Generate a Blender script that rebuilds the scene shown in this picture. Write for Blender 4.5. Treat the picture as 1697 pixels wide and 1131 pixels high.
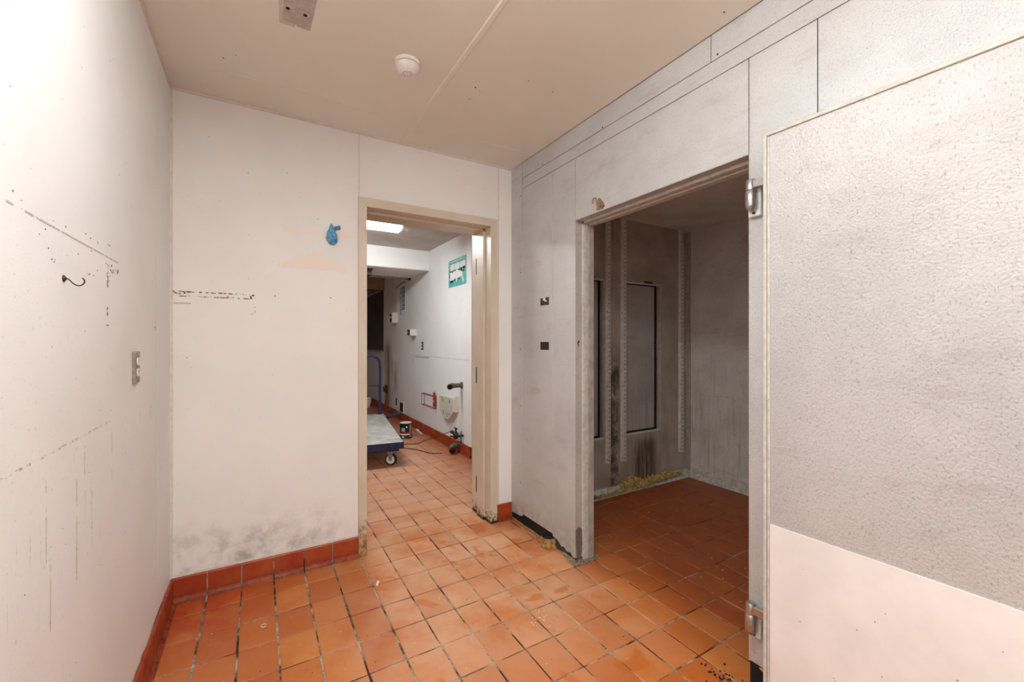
import bpy, bmesh, math, random
from mathutils import Vector, Matrix
random.seed(7)
for o in list(bpy.data.objects): bpy.data.objects.remove(o, do_unlink=True)
scene = bpy.context.scene
col = scene.collection

# ------------------------------------------------------------------ camera
F_PX = 700.08
cd = bpy.data.cameras.new('camera'); cam = bpy.data.objects.new('camera', cd); col.objects.link(cam)
cd.sensor_fit = 'HORIZONTAL'; cd.sensor_width = 36.0; cd.lens = 36.0 * F_PX / 1697.0
cd.clip_start = 0.02; cd.clip_end = 60
cam.location = (0, 0, 1.33); cam.rotation_euler = (math.pi / 2, 0, -0.540233)
scene.camera = cam
# ------------------------------------------------------------------ world, exposure
w = bpy.data.worlds.new('world'); scene.world = w; w.use_nodes = True
w.node_tree.nodes['Background'].inputs[0].default_value = (1, .97, .94, 1)
w.node_tree.nodes['Background'].inputs[1].default_value = 0.02
vs = scene.view_settings
vs.view_transform = 'Standard'; vs.look = 'None'; vs.gamma = 1.0; vs.use_curve_mapping = False
vs.exposure = 0.88
LAMP_MAIN = 12.5      # emission of the diffusers, main room
LAMP_ADDED = 26.0  # added unseen lamp that balances the room's light
LAMP_FAR = 26.0       # emission of the diffuser, kitchen beyond the doorway
LAMP_COL = (0.97, 1.0, 1.0)

# ------------------------------------------------------------------ dimensions (metres)
XL, XR, YB, ZC = -0.385, 1.635, 2.73, 2.62
GX0, GPX = 0.0740, 0.15235           # tile grid
GY0, GPY = 1.7405, 0.20529
XF = 2.07                            # kitchen wall

# ------------------------------------------------------------------ helpers
WL = {}
def srgb(r, g, b):
    f = lambda v: (v / 255 / 12.92) if v / 255 <= .04045 else ((v / 255 + .055) / 1.055) ** 2.4
    return (f(r), f(g), f(b), 1)

class Mat:
    def __init__(s, name, col=(.8, .8, .8, 1), rough=.5, metal=0.0, spec=.5):
        s.m = bpy.data.materials.new(name); s.m.use_nodes = True
        s.t = s.m.node_tree; s.b = s.t.nodes['Principled BSDF']
        s.b.inputs['Base Color'].default_value = col
        s.b.inputs['Roughness'].default_value = rough
        s.b.inputs['Metallic'].default_value = metal
        s.b.inputs['Specular IOR Level'].default_value = spec
        s.col = col
    def n(s, t): return s.t.nodes.new(t)
    def l(s, a, b): s.t.links.new(a, b)
    def put(s, v, sock):
        if hasattr(v, 'is_linked') or hasattr(v, 'node'): s.l(v, sock)
        else: sock.default_value = v
    def pos(s): return s.n('ShaderNodeNewGeometry').outputs['Position']
    def objco(s): return s.n('ShaderNodeTexCoord').outputs['Object']
    def map(s, v, scale=(1, 1, 1), loc=(0, 0, 0)):
        m = s.n('ShaderNodeMapping'); s.l(v, m.inputs[0]); m.inputs['Scale'].default_value = scale
        m.inputs['Location'].default_value = loc; return m.outputs[0]
    def noise(s, v, scale, detail=3, rough=.55, dist=0):
        q = s.n('ShaderNodeTexNoise'); s.l(v, q.inputs['Vector']); q.inputs['Scale'].default_value = scale
        q.inputs['Detail'].default_value = detail; q.inputs['Roughness'].default_value = rough
        q.inputs['Distortion'].default_value = dist; return q.outputs['Fac']
    def voro(s, v, scale):
        q = s.n('ShaderNodeTexVoronoi'); s.l(v, q.inputs['Vector']); q.inputs['Scale'].default_value = scale
        return q.outputs['Distance']
    def ss(s, v, a, b, o0=0.0, o1=1.0):
        q = s.n('ShaderNodeMapRange'); q.interpolation_type = 'SMOOTHSTEP'; s.put(v, q.inputs['Value'])
        q.inputs['From Min'].default_value = a; q.inputs['From Max'].default_value = b
        q.inputs['To Min'].default_value = o0; q.inputs['To Max'].default_value = o1; return q.outputs[0]
    def math(s, op, a, b=0.0):
        q = s.n('ShaderNodeMath'); q.operation = op; s.put(a, q.inputs[0]); s.put(b, q.inputs[1]); return q.outputs[0]
    def mul(s, *a):
        r = a[0]
        for x in a[1:]: r = s.math('MULTIPLY', r, x)
        return r
    def xyz(s, v):
        q = s.n('ShaderNodeSeparateXYZ'); s.l(v, q.inputs[0]); return q.outputs
    def mix(s, f, a, b):
        q = s.n('ShaderNodeMix'); q.data_type = 'RGBA'
        s.put(f, q.inputs[0]); s.put(a, q.inputs[6]); s.put(b, q.inputs[7]); return q.outputs[2]
    def color(s, v): s.put(v, s.b.inputs['Base Color'])
    def bump(s, h, strength=.3, dist=.002):
        q = s.n('ShaderNodeBump'); q.inputs['Strength'].default_value = strength; q.inputs['Distance'].default_value = dist
        s.l(h, q.inputs['Height']); s.l(q.outputs[0], s.b.inputs['Normal'])
    def emit(s, c, k):
        s.b.inputs['Emission Color'].default_value = (*c[:3], 1); s.b.inputs['Emission Strength'].default_value = k
    def alpha(s, v): s.put(v, s.b.inputs['Alpha'])

def simple(name, col, rough=.5, metal=0., var=.12, scale=30, bump=0.0):
    g = Mat(name, col, rough, metal)
    n = g.noise(g.objco(), scale, 4)
    d = tuple(c * (1 - var * 2.2) for c in col[:3]) + (1,)
    e = tuple(min(1, c * (1 + var)) for c in col[:3]) + (1,)
    g.color(g.mix(g.ss(n, .3, .7), d, e))
    if bump: g.bump(n, bump, .001)
    return g.m

def box(bm, x0, x1, y0, y1, z0, z1, bev=0.0, seg=1):
    v = [bm.verts.new(p) for p in ((x0, y0, z0), (x1, y0, z0), (x1, y1, z0), (x0, y1, z0), (x0, y0, z1), (x1, y0, z1), (x1, y1, z1), (x0, y1, z1))]
    fs = [bm.faces.new([v[i] for i in q]) for q in ((3, 2, 1, 0), (4, 5, 6, 7), (0, 1, 5, 4), (1, 2, 6, 5), (2, 3, 7, 6), (3, 0, 4, 7))]
    if bev:
        es = list({e for f in fs for e in f.edges})
        bmesh.ops.bevel(bm, geom=es, offset=bev, segments=seg, affect='EDGES', profile=.5)
    return v
def prism(bm, pts, axis, a0, a1):
    def P(u, v, a):
        return {'x': (a, u, v), 'y': (u, a, v), 'z': (u, v, a)}[axis]
    A = [bm.verts.new(P(u, v, a0)) for u, v in pts]; B = [bm.verts.new(P(u, v, a1)) for u, v in pts]
    bm.faces.new(A); bm.faces.new(B[::-1]); k = len(pts)
    for i in range(k): bm.faces.new((A[i], B[i], B[(i + 1) % k], A[(i + 1) % k]))
def tube(bm, pts, r, n=8, caps=True, closed=False):
    pts = [Vector(p) for p in pts]; m = len(pts)
    rs = r if isinstance(r, (list, tuple)) else [r] * m
    rings = []; up = None
    for i, p in enumerate(pts):
        if closed: d = pts[(i + 1) % m] - pts[i - 1]
        else: d = (pts[min(i + 1, m - 1)] - pts[max(i - 1, 0)])
        d.normalize()
        if up is None: up = Vector((0, 0, 1)) if abs(d.z) < .9 else Vector((1, 0, 0))
        a = d.cross(up); a.normalize(); b = a.cross(d); b.normalize(); up = b
        rings.append([bm.verts.new(p + (a * math.cos(2 * math.pi * k / n) + b * math.sin(2 * math.pi * k / n)) * rs[i]) for k in range(n)])
    for i in range(m if closed else m - 1):
        A, B = rings[i], rings[(i + 1) % m]
        for k in range(n): bm.faces.new((A[k], A[(k + 1) % n], B[(k + 1) % n], B[k]))
    if caps and not closed: bm.faces.new(rings[0][::-1]); bm.faces.new(rings[-1])
def lathe(bm, prof, c=(0, 0, 0), axis='z', n=24):
    rings = []
    for r, h in prof:
        ring = []
        for k in range(n):
            a = 2 * math.pi * k / n; u, v = r * math.cos(a), r * math.sin(a)
            p = {'z': (u, v, h), 'x': (h, u, v), 'y': (u, h, v)}[axis]
            ring.append(bm.verts.new((c[0] + p[0], c[1] + p[1], c[2] + p[2])))
        rings.append(ring)
    for A, B in zip(rings, rings[1:]):
        for k in range(n): bm.faces.new((A[k], A[(k + 1) % n], B[(k + 1) % n], B[k]))
    bm.faces.new(rings[0][::-1]); bm.faces.new(rings[-1])
def bezier(pts, n=6):
    out = []; m = len(pts)
    for i in range(m - 1):
        p0, p1, p2, p3 = (Vector(pts[max(i - 1, 0)]), Vector(pts[i]), Vector(pts[i + 1]), Vector(pts[min(i + 2, m - 1)]))
        for k in range(n):
            t = k / n
            out.append(.5 * ((2 * p1) + (p2 - p0) * t + (2 * p0 - 5 * p1 + 4 * p2 - p3) * t * t + (3 * p1 - p0 - 3 * p2 + p3) * t ** 3))
    out.append(Vector(pts[-1])); return out
def NB(): return bmesh.new()

def obj(name, bm, mat, parent=None, smooth=False, local=False, flat_angle=40):
    """link a bmesh (world coordinates, or parent's own when local) as one mesh object, origin at its base"""
    bmesh.ops.recalc_face_normals(bm, faces=bm.faces)
    xs = [v.co.x for v in bm.verts]; ys = [v.co.y for v in bm.verts]; zs = [v.co.z for v in bm.verts]
    c = Vector(((min(xs) + max(xs)) / 2, (min(ys) + max(ys)) / 2, min(zs)))
    for v in bm.verts: v.co -= c
    me = bpy.data.meshes.new(name); bm.to_mesh(me); bm.free()
    if smooth:
        for p in me.polygons: p.use_smooth = True
        try: me.set_sharp_from_angle(angle=math.radians(flat_angle))
        except Exception: pass
    me.materials.append(mat)
    o = bpy.data.objects.new(name, me); col.objects.link(o)
    place(o, c, parent, local); return o
def place(o, c, parent=None, local=False):
    c = Vector(c)
    if parent is None: o.location = c; WL[o.name] = c
    else:
        o.parent = parent
        if local: o.location = c - Vector(parent.get('_off', (0, 0, 0))); WL[o.name] = c
        else: o.location = c - WL[parent.name]; WL[o.name] = c
def empty(name, loc, rz=0):
    o = bpy.data.objects.new(name, None); col.objects.link(o); o.empty_display_size = .05
    o.location = loc; o.rotation_euler = (0, 0, rz); WL[o.name] = Vector(loc); return o
def tag(o, label, cat, kind=None, group=None):
    o['label'] = label; o['category'] = cat
    if kind: o['kind'] = kind
    if group: o['group'] = group
    return o
def struct(o, label, cat): return tag(o, label, cat, 'structure')
def bxo(name, dims, mat, parent=None, bev=0.0, seg=1):
    bm = NB(); box(bm, *dims, bev, seg); return obj(name, bm, mat, parent)
def share(name, src, loc, parent):
    o = bpy.data.objects.new(name, src); col.objects.link(o); place(o, loc, parent); return o

# ------------------------------------------------------------------ materials
def m_tile(name, wall=False):
    g = Mat(name, rough=.5, spec=.4)
    p = g.pos(); x, y, z = g.xyz(p)
    oi = g.n('ShaderNodeObjectInfo').outputs['Random']
    c = g.mix(oi, srgb(178, 94, 42), srgb(204, 126, 64))
    n1 = g.noise(p, 7, 5, .6)
    c = g.mix(g.ss(n1, .35, .75, 0, .6), c, srgb(188, 104, 46))
    n2 = g.noise(p, 38, 5, .65)
    c = g.mix(g.ss(n2, .55, .8, 0, .45), c, srgb(140, 58, 28))
    if wall:
        c = g.mix(g.ss(n1, .25, .7, .6, .95), c, srgb(152, 46, 20))
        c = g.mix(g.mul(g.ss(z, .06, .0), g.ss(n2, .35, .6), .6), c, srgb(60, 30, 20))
    else:
        # dusty film along the walked path from the doorway into the room
        path = g.mul(g.ss(x, .15, .75), g.ss(x, 1.75, 1.45), g.ss(y, .9, 1.9))
        dust = g.mul(g.ss(g.noise(p, 3.1, 4, .6), .28, .62), path)
        c = g.mix(g.mul(dust, .8), c, g.mix(oi, srgb(206, 152, 112), srgb(216, 170, 138)))
        far = g.mul(g.ss(y, 2.9, 3.6), g.ss(g.noise(p, 5, 4, .7), .2, .6), .8)
        c = g.mix(far, c, srgb(198, 150, 124))
        # scrubbed red tiles along the left corner
        red = g.mul(g.ss(x, .25, -.3), g.ss(y, 2.0, 2.6), g.ss(n1, .2, .55), .8)
        c = g.mix(red, c, srgb(172, 46, 18))
        # red-brown dirt inside the cooler, with its shade painted in
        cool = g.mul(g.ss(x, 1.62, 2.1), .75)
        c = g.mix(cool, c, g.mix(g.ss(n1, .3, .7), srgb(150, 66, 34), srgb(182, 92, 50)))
        # orange water stains
        st = g.mul(g.ss(g.noise(p, 5.3, 2, .5, .6), .62, .7), g.ss(y, 3.0, 2.8), .7)
        c = g.mix(st, c, srgb(186, 98, 30))
        # pale scuffs
        sc = g.mul(g.ss(g.noise(g.map(p, (9, 3.5, 1)), 3, 6, .75), .64, .8), .5)
        c = g.mix(sc, c, srgb(220, 190, 170))
    g.color(c)
    g.put(g.ss(n1, .3, .75, .36, .6), g.b.inputs['Roughness'])
    g.bump(g.noise(p, 60, 5, .6), .12, .002)
    return g.m
def m_grout():
    g = Mat('grout', rough=.9, spec=.2); p = g.pos()
    n = g.noise(p, 4.5, 5, .65); k = g.noise(p, 60, 4, .7)
    c = g.mix(g.ss(n, .40, .60), srgb(62, 46, 36), srgb(190, 172, 152))
    c = g.mix(g.ss(k, .52, .68, 0, .75), c, srgb(40, 29, 23)); g.color(c); g.bump(k, .5, .003); return g.m
def m_white(name, base, back=False, left=False, kit=False):
    g = Mat(name, base, rough=.55, spec=.35); p = g.pos(); x, y, z = g.xyz(p)
    c = g.mix(g.ss(g.noise(p, 2.2, 3), .35, .7, 0, 1), base, tuple(v * .95 for v in base[:3]) + (1,))
    sp = g.ss(g.noise(p, 95, 2, .5), .775, .80)
    c = g.mix(g.mul(sp, .75), c, srgb(96, 84, 72))
    if back:
        gm = g.mul(g.ss(z, .46, .15), g.ss(x, .56, .2), g.ss(g.noise(p, 7, 6, .7), .40, .72))
        c = g.mix(g.mul(gm, .6), c, srgb(110, 98, 84))
    if left:
        n = g.noise(p, 60, 5, .8)
        zone = g.mul(g.ss(y, 2.0, 1.2), g.ss(z, 1.62, 1.5), g.ss(n, .60, .70))
        c = g.mix(g.mul(zone, .38), c, srgb(120, 110, 104))
        dr = g.ss(g.noise(g.map(p, (1, 30, 1.3)), 2.2, 4, .7), .62, .72)
        dm = g.mul(dr, g.ss(z, 1.10, 1.04), g.ss(z, .55, .9), g.ss(y, 2.5, 1.5), g.ss(n, .42, .58))
        c = g.mix(g.mul(dm, .6), c, srgb(118, 104, 90))
    if kit:
        v = g.noise(g.map(p, (1, 5, .8)), 1.6, 5, .7)
        m1 = g.mul(g.ss(y, 7.55, 7.95), g.ss(y, 8.27, 8.15), g.ss(z, 1.5, 1.1), g.ss(v, .30, .62))
        m2 = g.mul(g.ss(y, 7.2, 7.4), g.ss(y, 7.75, 7.6), g.ss(z, 1.05, .9), g.ss(z, .3, .5), g.ss(v, .45, .7))
        m3 = g.mul(g.ss(y, 6.7, 8.0), .28)
        c = g.mix(m3, c, srgb(186, 170, 142))
        c = g.mix(g.mul(m1, .85), c, srgb(112, 88, 46))
        c = g.mix(g.mul(m2, .7), c, srgb(110, 92, 62))
    g.color(c)
    g.bump(g.noise(p, 230, 2, .5), .22, .0012); return g.m
def m_stucco(name, base, metal=.15, rough=.52, dirt=1.0, scale=170):
    g = Mat(name, base, rough, metal); p = g.pos(); x, y, z = g.xyz(p)
    n = g.noise(p, 2.6, 4, .6)
    c = g.mix(g.ss(n, .35, .7), base, tuple(v * .88 for v in base[:3]) + (1,))
    sm = g.noise(g.map(p, (1, 1, 3.2)), 3.5, 5, .7)
    c = g.mix(g.mul(g.ss(sm, .52, .8), .38 * dirt), c, srgb(150, 136, 126))
    sp = g.noise(g.map(p, (1, 1, .55)), scale * 1.5, 2, .5)
    c = g.mix(g.mul(g.ss(sp, .58, .68), .32 * dirt), c, srgb(120, 114, 110))
    sq = g.noise(p, scale * .8, 2, .5)
    c = g.mix(g.mul(g.ss(sq, .72, .76), .5 * dirt), c, srgb(110, 100, 94))
    # dirt rising from the floor
    c = g.mix(g.mul(g.ss(z, .30, .02), g.ss(g.noise(p, 11, 5, .7), .4, .7), .5), c, srgb(140, 120, 84))
    g.color(c); g.bump(g.noise(p, scale, 2, .5), .75, .0026); return g.m
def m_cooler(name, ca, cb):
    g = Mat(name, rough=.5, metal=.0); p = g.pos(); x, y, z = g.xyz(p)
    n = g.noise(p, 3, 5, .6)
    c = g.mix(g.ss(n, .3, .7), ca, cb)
    v = g.noise(g.map(p, (22, 22, 1.2)), 1.5, 5, .7)
    c = g.mix(g.mul(g.ss(v, .48, .75), g.ss(z, 1.5, .5), .5), c, srgb(120, 106, 88))
    h = g.noise(g.map(p, (2, 2, 14)), 1.3, 5, .75)
    c = g.mix(g.mul(g.ss(h, .58, .74), .35), c, srgb(120, 106, 92))
    c = g.mix(g.mul(g.ss(g.noise(p, 90, 3, .6), .62, .72), .6), c, srgb(70, 58, 48))
    st = g.mul(g.ss(x, 2.86, 2.95), g.ss(x, 3.24, 3.12), g.ss(z, .52, .36), g.ss(y, 2.6, 2.65), g.ss(v, .25, .6), .85)
    c = g.mix(st, c, srgb(62, 50, 38))
    s2 = g.mul(g.ss(x, 2.60, 2.63), g.ss(x, 2.73, 2.70), g.ss(z, 1.25, 1.05), g.ss(g.noise(p, 9, 5, .7), .38, .6), g.ss(y, 2.6, 2.65), .8)
    c = g.mix(s2, c, srgb(58, 44, 32))
    g.color(c); g.bump(g.noise(p, 120, 3), .12, .002); return g.m
def m_frame():
    g = Mat('cream_gloss_paint', rough=.38); p = g.pos(); x, y, z = g.xyz(p)
    base = srgb(216, 204, 186)
    n = g.noise(p, 40, 5, .7)
    c = g.mix(g.ss(g.noise(p, 3, 3), .3, .7), base, srgb(206, 192, 172))
    chip = g.ss(g.noise(g.map(p, (1, 1, .5)), 55, 4, .7), .70, .74)
    c = g.mix(g.mul(chip, g.ss(z, 1.2, .3), .9), c, srgb(96, 78, 50))
    rust = g.mul(g.ss(g.math('ADD', z, g.math('MULTIPLY', n, .42)), .31, .20), .95)
    c = g.mix(rust, c, g.mix(g.ss(n, .4, .6), srgb(84, 54, 28), srgb(176, 134, 78)))
    c = g.mix(g.mul(g.ss(g.math('ADD', z, g.math('MULTIPLY', n, .05)), .055, .04), .95), c, srgb(34, 24, 18))
    lf = g.mul(g.ss(x, .62, .58), g.ss(g.math('ADD', z, g.math('MULTIPLY', n, .5)), .52, .34), .8)
    c = g.mix(lf, c, g.mix(g.ss(n, .4, .6), srgb(120, 78, 36), srgb(196, 150, 84)))
    g.color(c); g.bump(n, .1, .001); return g.m
def m_flake(name, colr, lo, hi, scale, stretch=(1, 1, 1), rough=.7, op=1.0, dark=None):
    g = Mat(name, colr, rough); p = g.pos()
    n = g.noise(g.map(p, stretch), scale, 5, .7)
    if dark: g.color(g.mix(g.ss(g.noise(p, scale * 1.7, 3), .4, .6), colr, dark))
    g.alpha(g.ss(n, hi - .02, hi)); return g.m

M = dict(
    tile=m_tile('quarry_tile'), basetile=m_tile('quarry_base_tile', True), grout=m_grout(),
    white=m_white('white_frp_left', srgb(240, 238, 236), left=True),
    whiteb=m_white('white_frp_back', srgb(240, 237, 233), back=True),
    kwhite=m_white('white_frp_kitchen', srgb(234, 234, 233), kit=True),
    core=simple('panel_core', srgb(212, 204, 192), .8),
    seam=simple('seam_shadow_filler', srgb(64, 58, 54), .9),
    moulding=simple('white_moulding', srgb(224, 216, 206), .45, 0, .04),
    ceil=None,
    stucco=m_stucco('stucco_aluminium', srgb(206, 206, 206)),
    stuccodoor=m_stucco('stucco_aluminium_door', srgb(188, 186, 185), .15, .46, 1.2, 140),
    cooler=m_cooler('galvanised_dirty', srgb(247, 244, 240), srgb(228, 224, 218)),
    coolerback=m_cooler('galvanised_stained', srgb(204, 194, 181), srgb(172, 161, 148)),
    coolerpanel=m_cooler('galvanised_panel', srgb(200, 197, 193), srgb(184, 180, 175)),
    frame=m_frame(),
    jambmetal=m_stucco('painted_jamb', srgb(196, 190, 182), .2, .4, .8, 60),
    kick=simple('white_kick_plastic', srgb(228, 225, 222), .42, 0, .03, 6),
    gasket=simple('grey_gasket', srgb(196, 192, 184), .5, 0, .08, 40),
    chrome=simple('brushed_chrome', srgb(190, 188, 186), .28, .9, .08, 60),
    steel=simple('worn_steel', srgb(150, 148, 146), .4, .7, .15, 40),
    black=simple('black_vinyl', srgb(26, 24, 26), .5),
    void=simple('gap_shade_dirt_black', srgb(22, 17, 15), .85, 0, .3, 50, .4),  # black painted for shade in gaps and holes, and for dirt crumbs
    tan=simple('tan_cove_remnant', srgb(178, 140, 86), .75, 0, .3, 60, .4),
    plastic=simple('white_plastic', srgb(236, 234, 230), .35, 0, .03),
    greyplate=simple('grey_plate', srgb(150, 141, 130), .5, 0, .1), patch=simple('bare_ceiling_patch', srgb(190, 181, 172), .6, 0, .08),
    ivory=simple('ivory_plastic', srgb(226, 220, 204), .35, 0, .05),
    rusty=simple('rusted_iron', srgb(98, 58, 40), .75, .2, .3, 400),
    darkiron=simple('dark_iron', srgb(50, 38, 32), .5, .5, .2, 200),
    bluefilm=None,
    foam=simple('yellow_foam', srgb(214, 182, 116), .9, 0, .3, 45, .6),
    cove=simple('white_crumbling_cement', srgb(232, 227, 217), .85, 0, .14, 30, .5),
    kceil=simple('kitchen_ceiling', srgb(190, 182, 172), .7, 0, .05, 4),
    bluepaint=simple('blue_enamel', srgb(30, 36, 88), .38, .1, .25, 25),
    deck=simple('scuffed_alloy_deck', srgb(206, 203, 198), .4, .15, .12, 9),
    rubber=simple('black_rubber', srgb(24, 22, 22), .7),
    brownwall=simple('hood_stainless_painted_reflection', srgb(150, 122, 92), .45, .3, .1, 8),  # tan reflected by the stainless hood, painted as its base colour
    hooddark=simple('greasy_steel', srgb(62, 46, 34), .5, .4, .35, 3),
    beige=simple('beige_bracket', srgb(150, 122, 98), .5, 0, .25, 80),
    dispgrey=simple('grey_dispenser_plastic', srgb(202, 200, 186), .45, 0, .05),
    red=simple('red_wire_enamel', srgb(176, 32, 34), .4, 0, .1),
    teal=simple('teal_print', srgb(92, 182, 178), .5, 0, .1, 12),
    paper=simple('white_paper', srgb(232, 234, 232), .6, 0, .03),
    ink=simple('black_ink', srgb(34, 36, 38), .6),
    bluegrey=simple('blue_grey_print', srgb(150, 178, 190), .6, 0, .15, 30),
    redlabel=simple('red_label', srgb(176, 40, 44), .5),
    pipe=simple('grey_pipe', srgb(112, 104, 96), .55, .3, .25, 40),
    bluehandle=simple('blue_handle', srgb(50, 120, 170), .4),
    cable=simple('dirty_cable', srgb(86, 58, 42), .7),
    brown=simple('brown_cardboard', srgb(128, 76, 44), .8),
)
g = Mat('ceiling_paint', rough=.62, spec=.3); p = g.pos()
g.color(g.mix(g.ss(g.noise(p, 1.6, 3), .3, .7), srgb(236, 233, 223), srgb(231, 227, 215)))
g.bump(g.noise(p, 140, 3), .18, .0015); M['ceil'] = g.m
g = Mat('blue_crumpled_film', srgb(70, 150, 200), .3)
g.color(g.mix(g.ss(g.noise(g.objco(), 60, 4), .35, .65), srgb(40, 110, 165), srgb(112, 182, 216))); M['bluefilm'] = g.m
def lampmat(name, k):
    g = Mat(name, (.9, .9, .9, 1), .4); g.emit(LAMP_COL, k); return g.m
M['standard'] = simple('standard_metal', srgb(240, 236, 228), .45, .0, .06, 30)
M['jambgrey'] = simple('grey_jamb_sheet', srgb(168, 158, 150), .5, 0, .12, 12)
M['mortar'] = simple('grey_mortar', srgb(150, 132, 114), .9, 0, .3, 60, .5)
M['lamp_main'] = lampmat('lit_diffuser_main', LAMP_MAIN)
M['lamp_added'] = lampmat('lit_diffuser_added', LAMP_ADDED)
M['lamp_far'] = lampmat('lit_diffuser_kitchen', LAMP_FAR)
M['rustflake'] = m_flake('rust_flakes', srgb(128, 84, 46), .50, .55, 90, (1, 1, 1), dark=srgb(58, 34, 20))
M['rustline'] = m_flake('rust_line', srgb(170, 140, 104), .44, .53, 60, (1, 1, 1), dark=srgb(104, 76, 52))
M['faintrust'] = m_flake('faint_rust_line', srgb(204, 188, 168), .5, .57, 70, (1, 1, 1), op=.45)
M['greyline'] = m_flake('grey_scuff_line', srgb(202, 196, 190), .44, .48, 40, (1, 1, 1), op=.5)
M['drip'] = m_flake('drip_streak', srgb(204, 190, 174), .46, .53, 30, (1, 3, .6), op=.3)
M['residue'] = m_flake('tape_residue', srgb(242, 231, 218), .1, .2, 20, op=.6)
M['yellowdrip'] = m_flake('grease_drip', srgb(176, 156, 118), .40, .56, 7, (1, 2.4, .5), dark=srgb(126, 104, 66))
M['scuff'] = m_flake('grey_patch', srgb(206, 198, 188), .0, .05, 20)

# ================================================================== FLOORS
def tile_mesh(name, jit):
    bm = NB(); gx, gy = .0042 + jit * .0008, .0038 + jit * .0006
    box(bm, -GPX / 2 + gx, GPX / 2 - gx, -GPY / 2 + gy, GPY / 2 - gy, -.010, 0.0, .0016)
    me = bpy.data.meshes.new(name); bmesh.ops.recalc_face_normals(bm, faces=bm.faces); bm.to_mesh(me); bm.free()
    me.materials.append(M['tile']); return me
TM = [tile_mesh('tile_mesh', random.uniform(-1, 1)) for _ in range(5)]
def lay(floor, i0, i1, j0, j1, single):
    rest = []
    for j in range(j0, j1):
        for i in range(i0, i1):
            c = Vector((GX0 + (i + .5) * GPX + random.uniform(-.0014, .0014), GY0 + (j + .5) * GPY + random.uniform(-.0014, .0014), random.uniform(-.0011, 0)))
            if single(c.x, c.y):
                share('tile', random.choice(TM), c, floor)
            else: rest.append(c)
    if rest:
        bm = NB()
        for c in rest: box(bm, c.x - GPX / 2 + .0035, c.x + GPX / 2 - .0035, c.y - GPY / 2 + .0035, c.y + GPY / 2 - .0035, -.01, c.z)
        o = obj('tiles_beyond', bm, M['tile'], floor); o['kind'] = 'stuff'
def gx(i): return GX0 + i * GPX
def gy(j): return GY0 + j * GPY
fl = bxo('floor', (gx(-4), gx(11), gy(-20), gy(6), -.05, -.0042), M['grout'])
struct(fl, 'orange quarry tile floor of the white storage room', 'floor')
lay(fl, -3, 11, -20, 6, lambda x, y: y > -.1)
fc = bxo('floor', (gx(11), gx(25), gy(-8), gy(6), -.05, -.0042), M['grout'])
struct(fc, 'dark red quarry tile floor inside the walk-in cooler', 'floor')
lay(fc, 11, 25, -8, 6, lambda x, y: y > .1 and x < 3.75)
fk = bxo('floor', (gx(-10), gx(25), gy(6), gy(46), -.05, -.0042), M['grout'])
struct(fk, 'dusty quarry tile floor of the kitchen seen through the doorway', 'floor')
lay(fk, -10, 16, 6, 46, lambda x, y: y < 6.0 and x > max(-.2, .21 * (y - .3)) and x < min(2.2, .62 * y + .2))

# ================================================================== LEFT WALL
wl = bxo('wall_left', (XL - .12, XL - .004, -2.3, YB + .0, 0, ZC + .1), M['core'])
struct(wl, 'white textured panel wall with an outlet and an iron hook', 'wall')
for y0, y1 in ((-2.3, -.012), (-.010, 2.429), (2.431, YB)):
    bxo('wall_panel', (XL - .004, XL, y0, y1, .11, ZC), M['white'], wl)
bxo('corner_moulding', (XL, XL + .010, YB - .012, YB, .125, ZC), M['moulding'], wl)
bxo('ceiling_moulding', (XL, XL + .012, -2.2, YB - .012, ZC - .012, ZC), M['moulding'], wl)
def decal(name, parent, plane, pts, mat, off=.0008):
    """flat stain: outline in (u,z); plane 'L' left wall, 'B' back wall, 'K' kitchen wall"""
    bm = NB()
    f = {'L': lambda u, z: (XL + off, u, z), 'B': lambda u, z: (u, YB - off, z), 'K': lambda u, z: (XF - off, u, z)}[plane]
    bm.faces.new([bm.verts.new(f(u, z)) for u, z in pts])
    r = bmesh.ops.extrude_face_region(bm, geom=list(bm.faces))
    d = {'L': Vector((-off * .9, 0, 0)), 'B': Vector((0, off * .9, 0)), 'K': Vector((off * .9, 0, 0))}[plane]
    for v in [q for q in r['geom'] if isinstance(q, bmesh.types.BMVert)]: v.co += d
    return obj(name, bm, mat, parent)
def rect(u0, u1, z0, z1): return [(u0, z0), (u1, z0), (u1, z1), (u0, z1)]
def blob(u, z, ru, rz, n=9, j=.35):
    return [(u + ru * math.cos(2 * math.pi * k / n) * random.uniform(1 - j, 1), z + rz * math.sin(2 * math.pi * k / n) * random.uniform(1 - j, 1)) for k in range(n)]
def specks(name, parent, plane, items, mat, off=.0009):
    bm = NB(); f = {'L': lambda u, z, o: (XL + o, u, z), 'B': lambda u, z, o: (u, YB - o, z), 'K': lambda u, z, o: (XF - o, u, z)}[plane]
    for u, z, ru, rz in items:
        q = blob(u, z, ru, rz, 6)
        A = [bm.verts.new(f(a, b, off)) for a, b in q]; B = [bm.verts.new(f(a, b, .0001)) for a, b in q]
        bm.faces.new(A)
        for k in range(6): bm.faces.new((A[k], B[k], B[(k + 1) % 6], A[(k + 1) % 6]))
    o = obj(name, bm, mat, parent); o['kind'] = 'stuff'; return o
decal('shelf_mark', wl, 'L', rect(1.10, 1.80, 1.578, 1.5815), M['greyline'])
decal('shelf_mark', wl, 'L', rect(1.05, 1.72, 1.085, 1.091), M['faintrust'])
for y, z0, z1, wd in ((1.27, .86, 1.04, .004), (1.291, .70, .88, .004), (1.445, .74, 1.07, .005), (1.50, .93, 1.06, .004), (1.735, .90, 1.075, .004), (1.89, .93, 1.075, .003), (2.27, 1.0, 1.07, .003), (2.10, 1.02, 1.30, .002)):
    decal('drip_streak', wl, 'L', rect(y - wd * .4, y + wd * .4, z0, z1), M['drip'])
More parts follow.
